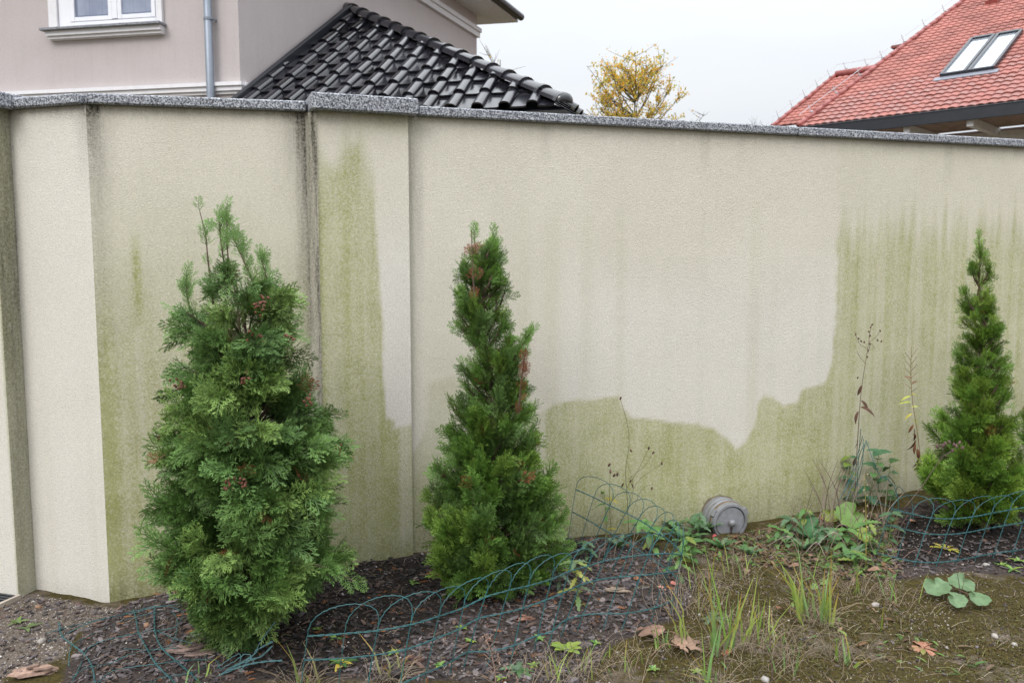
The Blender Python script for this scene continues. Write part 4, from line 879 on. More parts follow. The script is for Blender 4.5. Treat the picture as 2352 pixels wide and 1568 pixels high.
for i, (u, l_) in enumerate(zip(U_, L__)):
    k = 2.75 + .95 * min(1, i / 12); ft = gp(u[0] + (l_[0] - u[0]) * k, u[1] + (l_[1] - u[1]) * k); yu = ft[1] + .045
    posts.append((ft, at(l_[0], l_[1], ft[1] + .045 * (1 - 1 / k)), at(u[0], u[1], yu)))
Hm = [.105 + .01 * math.sin(i * 1.3) for i in range(20)]
border('leaning green wire border running from the bushy thuja to the coupling weeds', posts[1:], Hm, .68, seed=3)
# return run of that border towards the wall
Ub = cvt([(235, 350), (390, 420), (540, 495), (675, 560), (795, 620), (905, 690), (985, 745), (1060, 800), (1130, 860), (1180, 930)], 1263.3, 1033.6, .25635)
w0, w1 = gp(1304, 1240), posts[-1][0] + np.array([.02, .03, 0]); pb = []
for i, u in enumerate(Ub):
    k = i / (len(Ub) - 1); f_ = w0 + (w1 - w0) * k; f_ = np.array([f_[0], f_[1], G(f_[0], f_[1])]); uu = at(u[0], u[1], f_[1]); pb.append((f_, f_ + (uu - f_) * .56, uu))
border('tilted green wire border climbing towards the wall beside the slender thuja', pb, .105, .7, strands=(0, 1), seed=5)
# right-hand border in front of the pointed thuja
Ur = cvt([(1575, 492), (1690, 520), (1805, 545), (1930, 550), (2050, 538), (2160, 517), (2270, 497), (2380, 480), (2490, 465), (2600, 452)], 1435.6, 976.2, .38965); pr = []
for u in Ur:
    ft = gp(u[0] - 35 * 3.1 * .39, u[1] + 92 * 3.1 * .39); pr.append((ft, at(u[0] - 14, u[1] + 36, ft[1] + .02), at(u[0], u[1], ft[1] + .03)))
border('sagging green wire border in front of the pointed thuja', pr, .098, .85, seed=9)
def loose(label, lines, fn, m=M_wire, r_=WR, tw=()):
    first = fn(*lines[0][0]); t = thing('loose_wire_border', label, 'wire fence', tuple(float(c) for c in first), 'arched wire lawn borders')
    for i, ln in enumerate(lines):
        b = MB(); P_ = [fn(*p) for p in ln]
        if i in tw: twisted(b, P_)
        else: b.tube(crimp(dens(smooth(P_, 8), .008), .0016, .028, i), r_, 5)
        b.build('wire', m, t, True)
    return t
bl = [cvt(l_, 1435.6, 976.2, .38965) for l_ in ([(1260, 450), (1330, 300), (1385, 120), (1400, 65)], [(1330, 440), (1395, 250), (1405, 80)], [(1300, 440), (1380, 250), (1420, 90)], [(1390, 20), (1380, 150), (1370, 320), (1372, 440)], [(1420, 90), (1460, 200), (1500, 290), (1560, 330), (1605, 410), (1612, 520)], [(1490, 400), (1500, 320), (1550, 300), (1592, 350), (1600, 420)], [(1580, 430), (1610, 360), (1650, 400), (1690, 450), (1700, 560)], [(1360, 330), (1450, 430), (1560, 480), (1640, 515), (1720, 530)], [(1290, 400), (1360, 250), (1395, 140), (1440, 100)])]
loose('crumpled upright bundle of green border wire among dry stalks', bl, lambda u, v: at(u, v, 4.42 + .1 * math.sin(u * .31)))
fl = [cvt(l_, 57.4, 1320.7, .24414) for l_ in ([(320, 440), (345, 560), (450, 650), (560, 740), (630, 850), (660, 1014)], [(1020, 320), (1045, 400), (1070, 540), (1150, 690), (1240, 840), (1350, 950), (1420, 1014)], [(1220, 290), (1225, 520), (1290, 680), (1420, 800), (1560, 920), (1650, 1014)],
    [(210, 540), (320, 510), (500, 460), (720, 410), (1020, 350), (1220, 300), (1470, 270)], [(220, 620), (350, 570), (600, 450), (1020, 340), (1220, 290), (1380, 300), (1480, 340), (1480, 390), (1420, 480), (1240, 520)], [(440, 650), (700, 520), (1010, 400), (1220, 350), (1340, 335), (1400, 360), (1435, 430), (1410, 590), (1340, 680)],
    [(560, 740), (600, 680), (750, 610), (1070, 540), (1230, 520), (1400, 590), (1580, 640)], [(440, 1010), (500, 890), (560, 740)], [(930, 690), (1150, 700), (1300, 690), (1540, 670)], [(450, 960), (560, 870), (650, 855), (820, 820), (960, 750), (1150, 705)], [(680, 1010), (800, 910), (940, 870), (1240, 830), (1480, 800), (1700, 790), (1800, 800), (1840, 880)], [(1180, 1010), (1250, 970), (1360, 945), (1560, 915), (1690, 850), (1706, 745)], [(410, 850), (420, 720), (445, 650)])]
def lie(u, v): p = gp(u, v); lift = .018 + .012 * math.sin(u * .09 + v * .05); return atz(u, v, p[2] + lift)
loose('flattened green wire border lying on the bark in front of the wall corner', fl, lie, tw=(0, 1, 2))
bj = [cvt(l_, 57.4, 1320.7, .24414) for l_ in ([(1650, 1014), (1850, 930), (2050, 850), (2250, 810), (2420, 800)], [(1700, 1010), (1900, 900), (2130, 760), (2200, 690), (2330, 620)], [(1750, 1014), (1930, 870), (2100, 800), (2220, 760), (2330, 660)], [(1980, 1010), (2040, 880), (2140, 760), (2220, 620), (2350, 440)], [(1840, 880), (1980, 800), (2060, 745), (2120, 750), (2150, 820)], [(1800, 870), (2000, 740), (2030, 780), (2010, 880)])]
def lean(u, v):
    k = min(1, max(0, (1568 - v) / 150)); p = gp(min(u, 560), 1568 - 60 * k * .6); return at(u, v, 3.0 + .05 * k)
loose('tangle of faded border wires at the foot of the bushy thuja', bj, lean, M_wired, WR, (0, 1, 2))

# ------------------------------------------------------------------ leaves and plants
M_leaf = mat('leaf', (.1, .2, .05), .5, spec=.4, attr='tint', transl=.25, var=.18, vscale=45)
M_dry = mat('dry_plant', (.2, .13, .08), .8, attr='tint', var=.25, vscale=60)
M_stem = mat('dry_stem', (.15, .1, .07), .8, attr='tint', var=.25, vscale=40)
def leaf(mb, p, dirv, nrm, L_, W_, prof='lance', fold=.18, curl=.25, col=(.1, .2, .05), col2=None, n=8, wav=0, rnd=random):
    d = unit(dirv); nn = np.array(nrm, float); nn = unit(nn - d * (nn @ d)); sd = np.cross(nn, d); col2 = col2 or col; vs = []; k0 = len(mb.v); cc = []
    for i in range(n + 1):
        x = i / n
        if prof == 'lance': w = math.sin(math.pi * min(1, x * .93 + .07)) ** .8
        elif prof == 'ovate': w = math.sin(math.pi * (x ** .62)) ** .75 if 0 < x < 1 else .02
        elif prof == 'spat': w = .12 + .88 * math.sin(math.pi * min(1, max(0, (x - .15) / .85)) ** 1.6) ** .7 if x < 1 else .1
        elif prof == 'lobed': w = (math.sin(math.pi * min(1, x * .9 + .1)) ** .7) * (1.0 if i % 2 else .45)
        elif prof == 'blade': w = (1 - x ** 2.2) * (.55 + .45 * min(1, x * 5))
        w = max(w, .01) * W_ / 2; c_ = p + d * (x * L_) - nn * (curl * L_ * x * x)
        wz = wav * math.sin(i * 2.1)
        vs += [c_ - sd * w + nn * (w * fold + wz * W_), c_, c_ + sd * w + nn * (w * fold - wz * W_)]; q_ = tuple(np.array(col) * (1 - x) + np.array(col2) * x); cc += [q_] * 3
    fs = [(3 * i + j, 3 * i + j + 1, 3 * i + j + 4, 3 * i + j + 3) for i in range(n) for j in range(2)]
    mb.add(vs, fs); mb.c[k0:] = cc
def round_leaf(mb, c_, nrm, fwd, rad_, col, rnd, dish=.34, col2=None):           # coltsfoot: heart-shaped, shallowly toothed
    nn = unit(nrm); f_ = np.array(fwd, float); f_ = unit(f_ - nn * (f_ @ nn)); s_ = np.cross(nn, f_); vs = [np.array(c_, float)]; k0 = len(mb.v); n_ = 30; cc = [tuple(np.array(col) * 1.15)]
    for ring in (.5, 1.0):
        for k in range(n_):
            t_ = 2 * math.pi * k / n_; notch = math.exp(-((t_ - math.pi) / .42) ** 2); r_ = rad_ * (1 - .72 * notch) * (1 + .12 * math.cos(t_)) * (1 + (.05 * math.sin(t_ * 9) if ring == 1 else 0)) * ring
            z_ = dish * rad_ * (ring ** 2) * (.5 + .6 * math.sin(t_ * 2 + 1)) ; vs.append(c_ + f_ * math.cos(t_) * r_ + s_ * math.sin(t_) * r_ + nn * z_); q_ = np.array(col2 if (col2 and ring == 1 and rnd.random() < .5) else col) * rnd.uniform(.9, 1.1); cc.append(tuple(q_))
    fs = [(0, 1 + k, 1 + (k + 1) % n_) for k in range(n_)] + [(1 + k, 1 + n_ + k, 1 + n_ + (k + 1) % n_, 1 + (k + 1) % n_) for k in range(n_)]
    mb.add(vs, fs); mb.c[k0:] = cc
def part(nm, mb, m, t, sm=True): return mb.build(nm, m, t, sm, True)
GRN = (.09, .2, .04); YG = (.2, .27, .05); YLW = (.42, .33, .05); GREY = (.11, .17, .1); BRN = (.14, .07, .035); ORG = (.45, .2, .07); DKG = (.05, .12, .035)
def rosette(label, u, v, n, L_, W_, cols, prof='spat', lift=.5, seed=0, cat='weed', name='rosette_weed', group=None, z=0, col2=None):
    r_ = random.Random(seed); g_ = gp(u, v); t = thing(name, label, cat, tuple(float(c) for c in g_), group); a0 = r_.uniform(0, 6)
    for i in range(n):
        a_ = a0 + i * 2.4 + r_.uniform(-.2, .2); d_ = np.array([math.cos(a_), math.sin(a_), lift * r_.uniform(.5, 1.4)]); b = MB(); k = r_.uniform(.75, 1.1); c_ = r_.choice(cols)
        leaf(b, g_ + np.array([0, 0, .004 + z]), d_, (0, 0, 1), L_ * k, W_ * k, prof, .25, .35, c_, col2 or tuple(np.array(c_) * 1.25), 9, .03); part('leaf', b, M_leaf, t)
    return t
def grass(label, u, v, blades, seed, name='grass_tuft', cols=((.2, .32, .06), (.3, .38, .09), (.17, .3, .1)), spread=.03, w=.008, dryn=46, group='grass tufts on the open ground'):
    r_ = random.Random(seed); g_ = gp(u, v); t = thing(name, label, 'grass', tuple(float(c) for c in g_), group)
    blades = list(blades) + ([(du * r_.uniform(.4, 1.2) + r_.uniform(-12, 12), dv * r_.uniform(.5, 1.0), bend + r_.uniform(-.1, .2)) for du, dv, bend in blades[::2]] if len(blades) > 2 and w > .006 else [])
    for (du, dv, bend) in blades:               # tip offset in picture units at this distance
        p0 = g_ + np.array([r_.gauss(0, spread), r_.gauss(0, spread), 0]); p0[2] = G(p0[0], p0[1]) - .01; sc = g_[1] / FPX; tip = p0 + np.array([du * sc, r_.gauss(0, .05), dv * sc]); midp = p0 * .5 + tip * .5 + np.array([-bend * du * sc * .5, 0, abs(bend) * .12 * dv * sc + .01])
        P_ = smooth([p0, p0 * .3 + midp * .7 + np.array([0, 0, .0]), midp, tip], 4); b = MB(); vs = []; n_ = len(P_); col = np.array(r_.choice(cols)); tipc = np.array((.42, .25, .05)) if r_.random() < .4 else col * 1.15; cc = []; wd = w * r_.uniform(.6, 1.2); sv = unit((1, r_.uniform(-.6, .6), 0))
        for i, p in enumerate(P_):
            x = i / (n_ - 1); ww = wd / 2 * (1 - x ** 2.5) * (.6 + .4 * min(1, x * 6)) + .0003; tg = unit(P_[min(i + 1, n_ - 1)] - P_[max(0, i - 1)]); nn = np.cross(sv, tg); vs += [p - sv * ww + nn * ww * .35, p, p + sv * ww + nn * ww * .35]; q_ = tuple(col * (1 - x ** 2) + tipc * x ** 2); cc += [q_] * 3
        b.add(vs, [(3 * i + j, 3 * i + j + 1, 3 * i + j + 4, 3 * i + j + 3) for i in range(n_ - 1) for j in range(2)]); b.c = cc; part('blade', b, M_leaf, t)
    if dryn:
        b = MB()
        for k in range(dryn):
            p0 = g_ + np.array([r_.gauss(0, spread * 1.4), r_.gauss(0, spread * 1.4), -.005]); a_ = r_.uniform(0, 6.28); l_ = r_.uniform(.04, .14); tip = p0 + np.array([math.cos(a_) * l_, math.sin(a_) * l_, r_.uniform(.01, .11)]); b.cc = tuple(np.array((.3, .235, .16)) * r_.uniform(.6, 1.2)); b.tube(smooth([p0, (p0 + tip) / 2 + np.array([0, 0, .02]), tip], 3), .0011, 3, .0005, False)
        tag(part('dry_blades', b, M_dry, t), kind='stuff')
    return t
# big blades: tip offsets (right, up) in picture units
grass('tall grass clump with one long arching blade near the dry maple leaves', 1655, 1500, [(-60, 265, .1), (-85, 230, .5), (8, 170, .1), (48, 165, .1), (35, 155, -.2), (20, 150, .2), (-20, 160, .1), (64, 120, -.3), (10, 120, .2), (-45, 130, .2)], 1, spread=.028, w=.0085)
grass('grass clump with broad pale blades and orange tips beside the bushiest grass', 1735, 1478, [(15, 190, -.1), (52, 175, .1), (-25, 120, .3), (20, 110, .1), (40, 90, .2), (70, 150, .1)], 2, w=.009)
grass('dense clump of long green blades leaning over', 1845, 1420, [(-80, 175, .3), (-60, 135, .35), (-105, 125, .6), (-20, 160, .1), (-35, 130, .2), (-10, 175, -.1), (-70, 90, .4), (-90, 160, .3), (10, 100, .2), (-48, 60, .3)], 3, spread=.02, w=.0095)
grass('upright yellow-green grass clump with orange-tipped blades', 1893, 1432, [(0, 190, .05), (-5, 150, .1), (30, 130, .15), (-30, 115, .2), (38, 125, .2), (10, 90, .1), (-12, 140, .1)], 4, spread=.015, w=.012)
grass('short grass clump with a blade lying flat to the side', 1935, 1520, [(-18, 80, .1), (-25, 60, .2), (85, -22, .1), (40, 30, .3), (-5, 70, .1)], 5, w=.011)
grass('single upright blade of grass on the moss', 2018, 1445, [(-3, 95, -.1), (4, 20, .2)], 6, w=.0085, dryn=5, spread=.006)
grass('thin arching grass beside the dry maple leaves', 1560, 1490, [(-60, 175, .55), (-10, 90, .1), (-30, 60, .2), (-45, 100, .2)], 7, w=.008)
grass('small grass sprig in front of the leaning wire', 1523, 1485, [(-18, 95, .1), (-8, 60, -.2), (6, 40, .2)], 8, w=.008, dryn=6)
grass('grass clump with curling blades at the bottom edge of the picture', 1640, 1580, [(-90, 60, .5), (-45, 90, .2), (10, 85, .1), (30, 160, .1), (-5, 130, .1)], 9, w=.009)
grass('small grass clump with arching pale blades inside the wire', 895, 1560, [(-30, 70, .4), (-60, 110, .3), (25, 75, .4), (5, 60, .1), (-20, 45, .3)], 10, w=.0075, cols=((.2, .24, .09), (.28, .28, .13)))
grass('grass tuft beside the wire tangle', 703, 1580, [(-40, 120, .2), (-75, 140, .2), (35, 55, .5), (-20, 60, .3), (10, 40, .2)], 11, w=.0075, cols=((.17, .23, .07), (.28, .27, .12)))
grass('grass tuft with two curled blades under the bushy thuja', 478, 1560, [(15, 55, .5), (32, 50, .6), (-5, 40, .3), (8, 30, .2)], 12, w=.007, dryn=4)
GL = ['thin grass tuft on sandy bark beside the dark lobed rosette', 'thin grass tuft just below the yellow-green rosette', 'sparse grass tuft behind the tall grass clump', 'sparse thin tuft between the pale-bladed and the dense grass clumps', 'thin straw-coloured tuft beside the dark dry stalk', 'dry grass tuft left of the four-leaved coltsfoot', 'thin grass tuft right of the feathery dry weed', 'sparse tuft at the foot of the wire corner', 'thin tuft behind the dense leaning grass clump', 'sparse tuft between the wire corner and the bank', 'dry tuft on the moss below the bank of weeds', 'thin tuft on the moss below the coupling']
for i, (u, v, n_) in enumerate([(1420, 1530, 7), (1325, 1555, 7), (1700, 1440, 8), (1780, 1470, 8), (1770, 1530, 6), (2060, 1380, 7), (1240, 1560, 6), (1610, 1410, 6), (1860, 1350, 6), (1590, 1350, 6), (1950, 1360, 6), (1700, 1330, 6)]):
    r_ = random.Random(50 + i); grass(GL[i], u, v, [(r_.uniform(-40, 40), r_.uniform(30, 100), r_.uniform(-.1, .3)) for _ in range(n_)], 60 + i, w=.0045, dryn=60, spread=.055)
# coltsfoot
def coltsfoot(label, leaves, seed, group='coltsfoot plants'):
    r_ = random.Random(seed); g_ = gp(*leaves[0][:2]); t = thing('coltsfoot', label, 'weed', tuple(float(c) for c in g_), group)
    for u, v, rp, up_, tilt, col in leaves:
        f_ = gp(u, v + rp * .8); c_ = at(u, v, f_[1] - .01); c_[2] = max(c_[2], G(c_[0], c_[1]) + up_); b = MB(); rad_ = rp * c_[1] / FPX
        round_leaf(b, c_, (r_.uniform(-.3, .3), -tilt, 1), (r_.uniform(-1, 1), -.6, 0), rad_, col, r_); part('leaf', b, M_leaf, t)
        b = MB(); b.cc = (.2, .12, .08); q_ = g_ + np.array([r_.gauss(0, .01), r_.gauss(0, .01), 0]); q_[2] = G(q_[0], q_[1]); b.tube(smooth([q_, (q_ + c_) / 2 + np.array([0, 0, .012]), c_], 4), .0018, 5); part('stalk', b, M_stem, t)
    return t
PG = (.14, .225, .11); LG = (.17, .29, .075)
coltsfoot('pale green coltsfoot with four round leaves lying on the open moss', [(2150, 1345, 30, .02, .5, PG), (2210, 1338, 29, .02, .45, PG), (2192, 1375, 24, .01, .5, PG), (2243, 1372, 26, .01, .35, PG)], 3)
coltsfoot('coltsfoot with large bright leaf among dry stems by the wall', [(1955, 1183, 34, .05, 1.1, LG), (1866, 1212, 31, .03, 1.2, (.07, .19, .07)), (1920, 1226, 17, .02, .9, (.12, .26, .08)), (1906, 1182, 20, .03, .9, (.24, .3, .06)), (1838, 1198, 13, .03, 1, LG), (1985, 1228, 20, .03, .9, (.25, .33, .05))], 4)
coltsfoot('coltsfoot seedlings with two small round leaves on the moss', [(1868, 1345, 9, .012, .9, LG), (1890, 1334, 9, .012, .9, LG)], 5)
# leafy weeds
rosette('yellow-green rosette weed with blunt leaves in front of the leaning wire', 1303, 1497, 9, .07, .03, [YG, (.24, .3, .07), (.18, .27, .06)], 'spat', .75, 4)
rosette('reddish rosette weed lying on the moss', 2120, 1490, 11, .07, .026, [(.36, .17, .11), (.3, .2, .08), (.4, .2, .13), (.22, .2, .06)], 'spat', .3, 6)
rosette('small grey-green weed with five leaves beside the bank of dry stems', 1805, 1250, 6, .085, .032, [(.12, .22, .09), (.14, .25, .1)], 'spat', .8, 8)
rosette('yellowing rosette under the right-hand wire border', 2172, 1262, 8, .08, .022, [YLW, (.3, .3, .05), (.45, .36, .08)], 'spat', .5, 9)
rosette('green and yellow weed rosette inside the leaning wire', 785, 1525, 7, .06, .028, [GRN, DKG, YLW], 'ovate', .4, 10)
rosette('dark lobed rosette in front of the leaning wire', 1190, 1540, 9, .08, .032, [GREY, (.08, .15, .06)], 'lobed', .3, 12)
rosette('flat grey-green lobed rosette on bare sand', 1640, 1420, 8, .08, .03, [GREY, (.12, .19, .08)], 'lobed', .2, 13)
rosette('small two-leaved seedling by the wall corner', 62, 1445, 4, .06, .02, [(.12, .17, .06), (.1, .15, .05)], 'ovate', .4, 14)
rosette('low weed with pale leaves at the foot of the end pillar', 40, 1432, 5, .045, .02, [(.16, .22, .08), (.12, .17, .05)], 'ovate', .6, 15)
for i, (u, v) in enumerate([(1010, 1530), (1060, 1445), (905, 1500), (770, 1470), (1150, 1560), (1080, 1475), (1225, 1530), (950, 1340), (730, 1448), (1240, 1468), (1370, 1480), (1500, 1540), (1600, 1545), (2300, 1300), (2340, 1290), (2325, 1310)]):
    rosette('tiny green seedling growing between bark chips', u, v, 5, .03 if i < 13 else .05, .016, [GRN, YG, LG], 'ovate', .6, 100 + i, name='seedling', cat='seedling', group='tiny seedlings in the bark')
# jagged leafy weeds round the coupling
for i, (u, v, n_, L_, lab) in enumerate([(1610, 1225, 12, .13, 'jagged dark green weed climbing beside the coupling'), (1570, 1245, 12, .14, 'grey-green jagged weed at the fold of the wire border'), (1655, 1262, 10, .11, 'low jagged weed below the coupling'), (1540, 1215, 9, .13, 'upright grey thistle-like weed behind the wire border'), (1720, 1275, 9, .09, 'flat jagged weed on the bank by the coupling'), (1850, 1265, 10, .1, 'dark jagged weed under the coltsfoot'), (1950, 1290, 10, .11, 'jagged weed among dry brown leaves on the bank'), (1420, 1260, 8, .1, 'dull green weed behind the middle of the wire border')]):
    rosette(lab, u, v, n_, L_, L_ * .38, [GREY, (.07, .15, .05), (.1, .2, .07)], 'lobed', 1.3, 200 + i)
def stemmed(label, u0, v0, u1, v1, nl, L_, W_, cols, seed, prof='lance', stemc=(.14, .2, .06), Yd=None, topn=6, name='leafy_weed', start=.25, droopv=.2, bow=0):
    r_ = random.Random(seed); g_ = gp(u0, v0); Yd = Yd or g_[1]; tp = at(u1, v1, Yd); t = thing(name, label, 'weed', tuple(float(c) for c in g_))
    mid = (g_ + tp) / 2 + np.array([bow, 0, 0]); P_ = smooth([g_ - np.array([0, 0, .02]), mid, tp], 8); b = MB(); b.cc = stemc; b.tube(P_, .0028, 5, .0014); part('stem', b, M_stem, t)
    for i in range(nl + topn):
        k = start + (1 - start) * (i / max(1, nl)) if i < nl else 1.0; i_ = min(len(P_) - 1, int(k * (len(P_) - 1))); a_ = i * 2.4 + r_.uniform(-.3, .3); d_ = np.array([math.cos(a_), math.sin(a_), r_.uniform(-droopv, .5)]); b = MB(); kk_ = r_.uniform(.7, 1.1); c_ = r_.choice(cols); leaf(b, P_[i_], d_, (0, -.2, 1), L_ * kk_, W_ * kk_, prof, .2, .4, c_, None, 8, .02); part('leaf', b, M_leaf, t)
    return t
stemmed('bright green weed with pointed leaves inside the wire border', 1475, 1240, 1475, 1200, 2, .11, .035, [(.13, .27, .08), (.17, .32, .1)], 1, topn=7)
ws = stemmed('withered stalk with fresh green leaves at its top against the wall', 1880, 1160, 1896, 1042, 3, .055, .016, [(.2, .38, .1), (.16, .32, .1)], 2, stemc=(.07, .045, .035), topn=6, start=.9)
r_ = random.Random(300); yw = gp(1880, 1160)[1]
for k in range(20):
    f_ = r_.random(); b = MB(); leaf(b, at(1881 + 10 * f_, 1140 - 75 * f_, yw), (r_.gauss(0, 1), r_.gauss(0, .6), -.8), (0, -1, .3), .042, .013, 'lance', .6, .8, (.075, .045, .04)); part('withered_leaf', b, M_dry, ws)
stemmed('climbing weed with heart-shaped blue-green leaves around the wire bundle', 1990, 1165, 2020, 1040, 12, .075, .06, [(.08, .19, .09), (.06, .15, .07), (.12, .24, .08)], 3, 'ovate', topn=3, start=.15)
stemmed('second heart-leaved weed left of the wire bundle', 1955, 1165, 1950, 1050, 8, .065, .052, [(.1, .21, .06), (.08, .17, .08), (.18, .26, .05)], 4, 'ovate', topn=3, start=.2)
stemmed('weed with dark dull leaves against the wall behind the heart-leaved weeds', 2035, 1160, 2045, 1060, 7, .07, .055, [(.07, .15, .05), (.09, .19, .09)], 5, 'ovate', topn=2, start=.2)
stemmed('pale jagged weed with yellowing leaves draped over the leaning wire', 1330, 1390, 1320, 1290, 12, .085, .034, [(.2, .26, .07), (.14, .22, .08), (.3, .31, .08), (.12, .18, .1)], 6, 'lobed', topn=5, start=.1)
stemmed('grey-green thistle with round buds at the foot of the slender thuja', 1290, 1345, 1275, 1290, 9, .09, .034, [(.13, .19, .12), (.1, .16, .09)], 7, 'lobed', topn=5, start=.1)
stemmed('young jagged weed with yellow leaf behind the tilted wire border', 1395, 1240, 1388, 1130, 6, .075, .036, [(.13, .24, .05), (.1, .2, .06), (.32, .28, .06)], 8, 'lobed', topn=1, start=.3)
for i, (u0, v0, u1, v1, n_, L_, lab) in enumerate([
    (1600, 1240, 1608, 1180, 9, .07, 'dark green weed hugging the left side of the coupling'), (1590, 1290, 1580, 1240, 9, .09, 'grey-green weed bulging through the wire corner'), (1560, 1330, 1565, 1270, 9, .08, 'jagged weed inside the wire corner with pale leaves'),
    (1820, 1240, 1815, 1190, 9, .075, 'leafy green weed left of the coltsfoot'), (1780, 1255, 1790, 1215, 8, .07, 'low leafy weed on the bank with broad leaves'), (1845, 1235, 1850, 1170, 10, .07, 'yellowish leafy weed between coltsfoot leaves'), (1895, 1255, 1890, 1215, 10, .08, 'dark leafy weed in front of the coltsfoot'),
    (1940, 1265, 1945, 1215, 10, .08, 'leafy weed below the large bright coltsfoot leaf'), (2000, 1270, 1995, 1200, 10, .08, 'tall leafy weed right of the large coltsfoot leaf'), (2040, 1250, 2050, 1180, 8, .07, 'thin leafy weed at the edge of the right-hand bark'), (1960, 1305, 1965, 1270, 8, .07, 'small leafy weed in front of the bank'), (1500, 1265, 1495, 1220, 8, .08, 'leafy weed behind the tilted wire by the wall'), (1350, 1290, 1345, 1245, 7, .07, 'leafy weed between the slender thuja and the tilted wire')]):
    stemmed(lab, u0, v0, u1, v1, n_, L_, L_ * .5, [(.1, .22, .06), (.08, .17, .05), (.15, .27, .08), (.2, .26, .06)] if i % 3 else [(.12, .2, .11), (.09, .17, .08)], 40 + i, 'ovate' if i % 2 else 'lobed', topn=4, start=.05, droopv=.3)
# dry standing stalks
def stalk(label, lines, seed, col=(.13, .085, .06), heads=(), hr_=.006, leaves=(), Yd=None, name='dry_stalk', rad0=.0026, leafcol=((.1, .05, .03),), hcol=(.12, .06, .045)):
    r_ = random.Random(seed); g_ = gp(*lines[0][0]); Yd = Yd or g_[1]; t = thing(name, label, 'dry stalk', (float(g_[0]), float(g_[1]), float(g_[2])))
    for li, ln in enumerate(lines):
        P_ = smooth([at(u, v, Yd + (0 if li == 0 else r_.uniform(-.03, .03) * (k > 0))) for k, (u, v) in enumerate(ln)], 6)
        if li == 0: P_[0] = g_ - np.array([0, 0, .02])
        b = MB(); b.cc = tuple(np.array(col) * r_.uniform(.8, 1.2)); b.tube(P_, rad0 if li == 0 else rad0 * .55, 5, rad0 * .4); part('stem' if li == 0 else 'twig', b, M_stem, t)
    for u, v in heads:
        b = MB(); b.cc = tuple(np.array(hcol) * r_.uniform(.7, 1.2)); p = at(u, v, Yd); b.lathe(p, unit((r_.gauss(0, .4), r_.gauss(0, .3), 1)), [(-hr_ * 1.3, .0006), (-hr_ * .6, hr_ * .8), (hr_ * .2, hr_), (hr_, hr_ * .7), (hr_ * 1.6, hr_ * .9), (hr_ * 1.7, .0006)], 7); part('seed_head', b, M_dry, t)
    for u, v, L_, dx, dz in leaves:
        b = MB(); leaf(b, at(u, v, Yd), (dx, r_.uniform(-.4, .2), dz), (r_.gauss(0, .3), -.5, .8), L_, L_ * .3, 'lance', .5, r_.uniform(.3, .9), leafcol[min(len(leafcol) - 1, len([c for c in t.children if c.name.startswith('leaf')]))]); part('leaf', b, M_dry, t)
    return t
for i in range(14):
    r_ = random.Random(900 + i); u = r_.uniform(1370, 1560); v = 1262 + (u - 1370) * .42 + r_.uniform(-20, 40); a_ = r_.uniform(-45, 45); h_ = r_.uniform(50, 130)
    stalk('thin dead stem among the weeds behind the wire corner', [[(u, v), (u + a_ * .3, v - h_ * .55), (u + a_, v - h_)], [(u + a_ * .3, v - h_ * .55), (u + a_ * .3 + r_.uniform(-25, 25), v - h_ * .85)]], 930 + i, col=r_.choice([(.16, .1, .08), (.28, .22, .17), (.1, .07, .05)]), rad0=.0018, name='dead_weed')['group'] = 'dead stems behind the wire corner'
stalk('tall dead brown stalk with curled leaves and branched seed head rising from the wire bundle', [[(1962, 1165), (1970, 1010), (1978, 900), (1990, 820), (1998, 770)], [(1992, 800), (1975, 790), (1965, 768)], [(1996, 785), (2010, 775), (2022, 760)], [(1988, 835), (1975, 820), (1968, 805)], [(1996, 775), (2000, 755), (2003, 745)], [(1994, 810), (2000, 790), (2010, 800)]], 1, heads=[(1965, 768), (1972, 778), (1978, 784), (1985, 786), (2000, 752), (1996, 762), (2003, 746), (2022, 760), (2024, 784), (1998, 790), (1994, 805), (1992, 820), (1970, 868), (2016, 782), (1999, 771)], hr_=.0045, leaves=[(1980, 885, .06, -.4, -.8), (1978, 920, .07, .5, -.5), (1977, 935, .08, .6, -.1), (1972, 945, .07, -.5, -.9), (1968, 1010, .05, .2, -.9), (1966, 1050, .06, -.2, -1)], Yd=4.6)
stalk('dead stalk with yellow-green withering leaves and feathery brown top left of the pointed thuja', [[(2122, 1120), (2108, 1000), (2096, 920), (2092, 850), (2094, 795)]] + [[(2093, 900 - i * 8), (2093 + (-1) ** i * 14, 890 - i * 9)] for i in range(11)], 2, col=(.2, .12, .07), leaves=[(2092, 910, .05, -.9, .0), (2093, 905, .05, .9, .1), (2093, 925, .055, -.7, .3), (2094, 935, .055, .8, .2), (2096, 950, .05, -.8, -.3), (2097, 965, .055, .9, -.2), (2098, 975, .05, -.5, -.8), (2100, 995, .06, .3, -.9), (2102, 1010, .07, -.2, -1), (2106, 1030, .07, .2, -1), (2110, 1050, .07, -.1, -1), (2114, 1070, .06, .1, -1), (2099, 985, .05, .5, -1), (2104, 1020, .06, -.4, -1), (2108, 1040, .06, .4, -1), (2112, 1060, .06, -.3, -1), (2094, 870, .04, -.8, .5), (2094, 880, .04, .8, .4)], leafcol=((.4, .42, .08), (.45, .4, .08), (.36, .42, .08), (.42, .44, .1), (.45, .4, .08), (.36, .4, .07), (.2, .09, .045)), Yd=4.7)
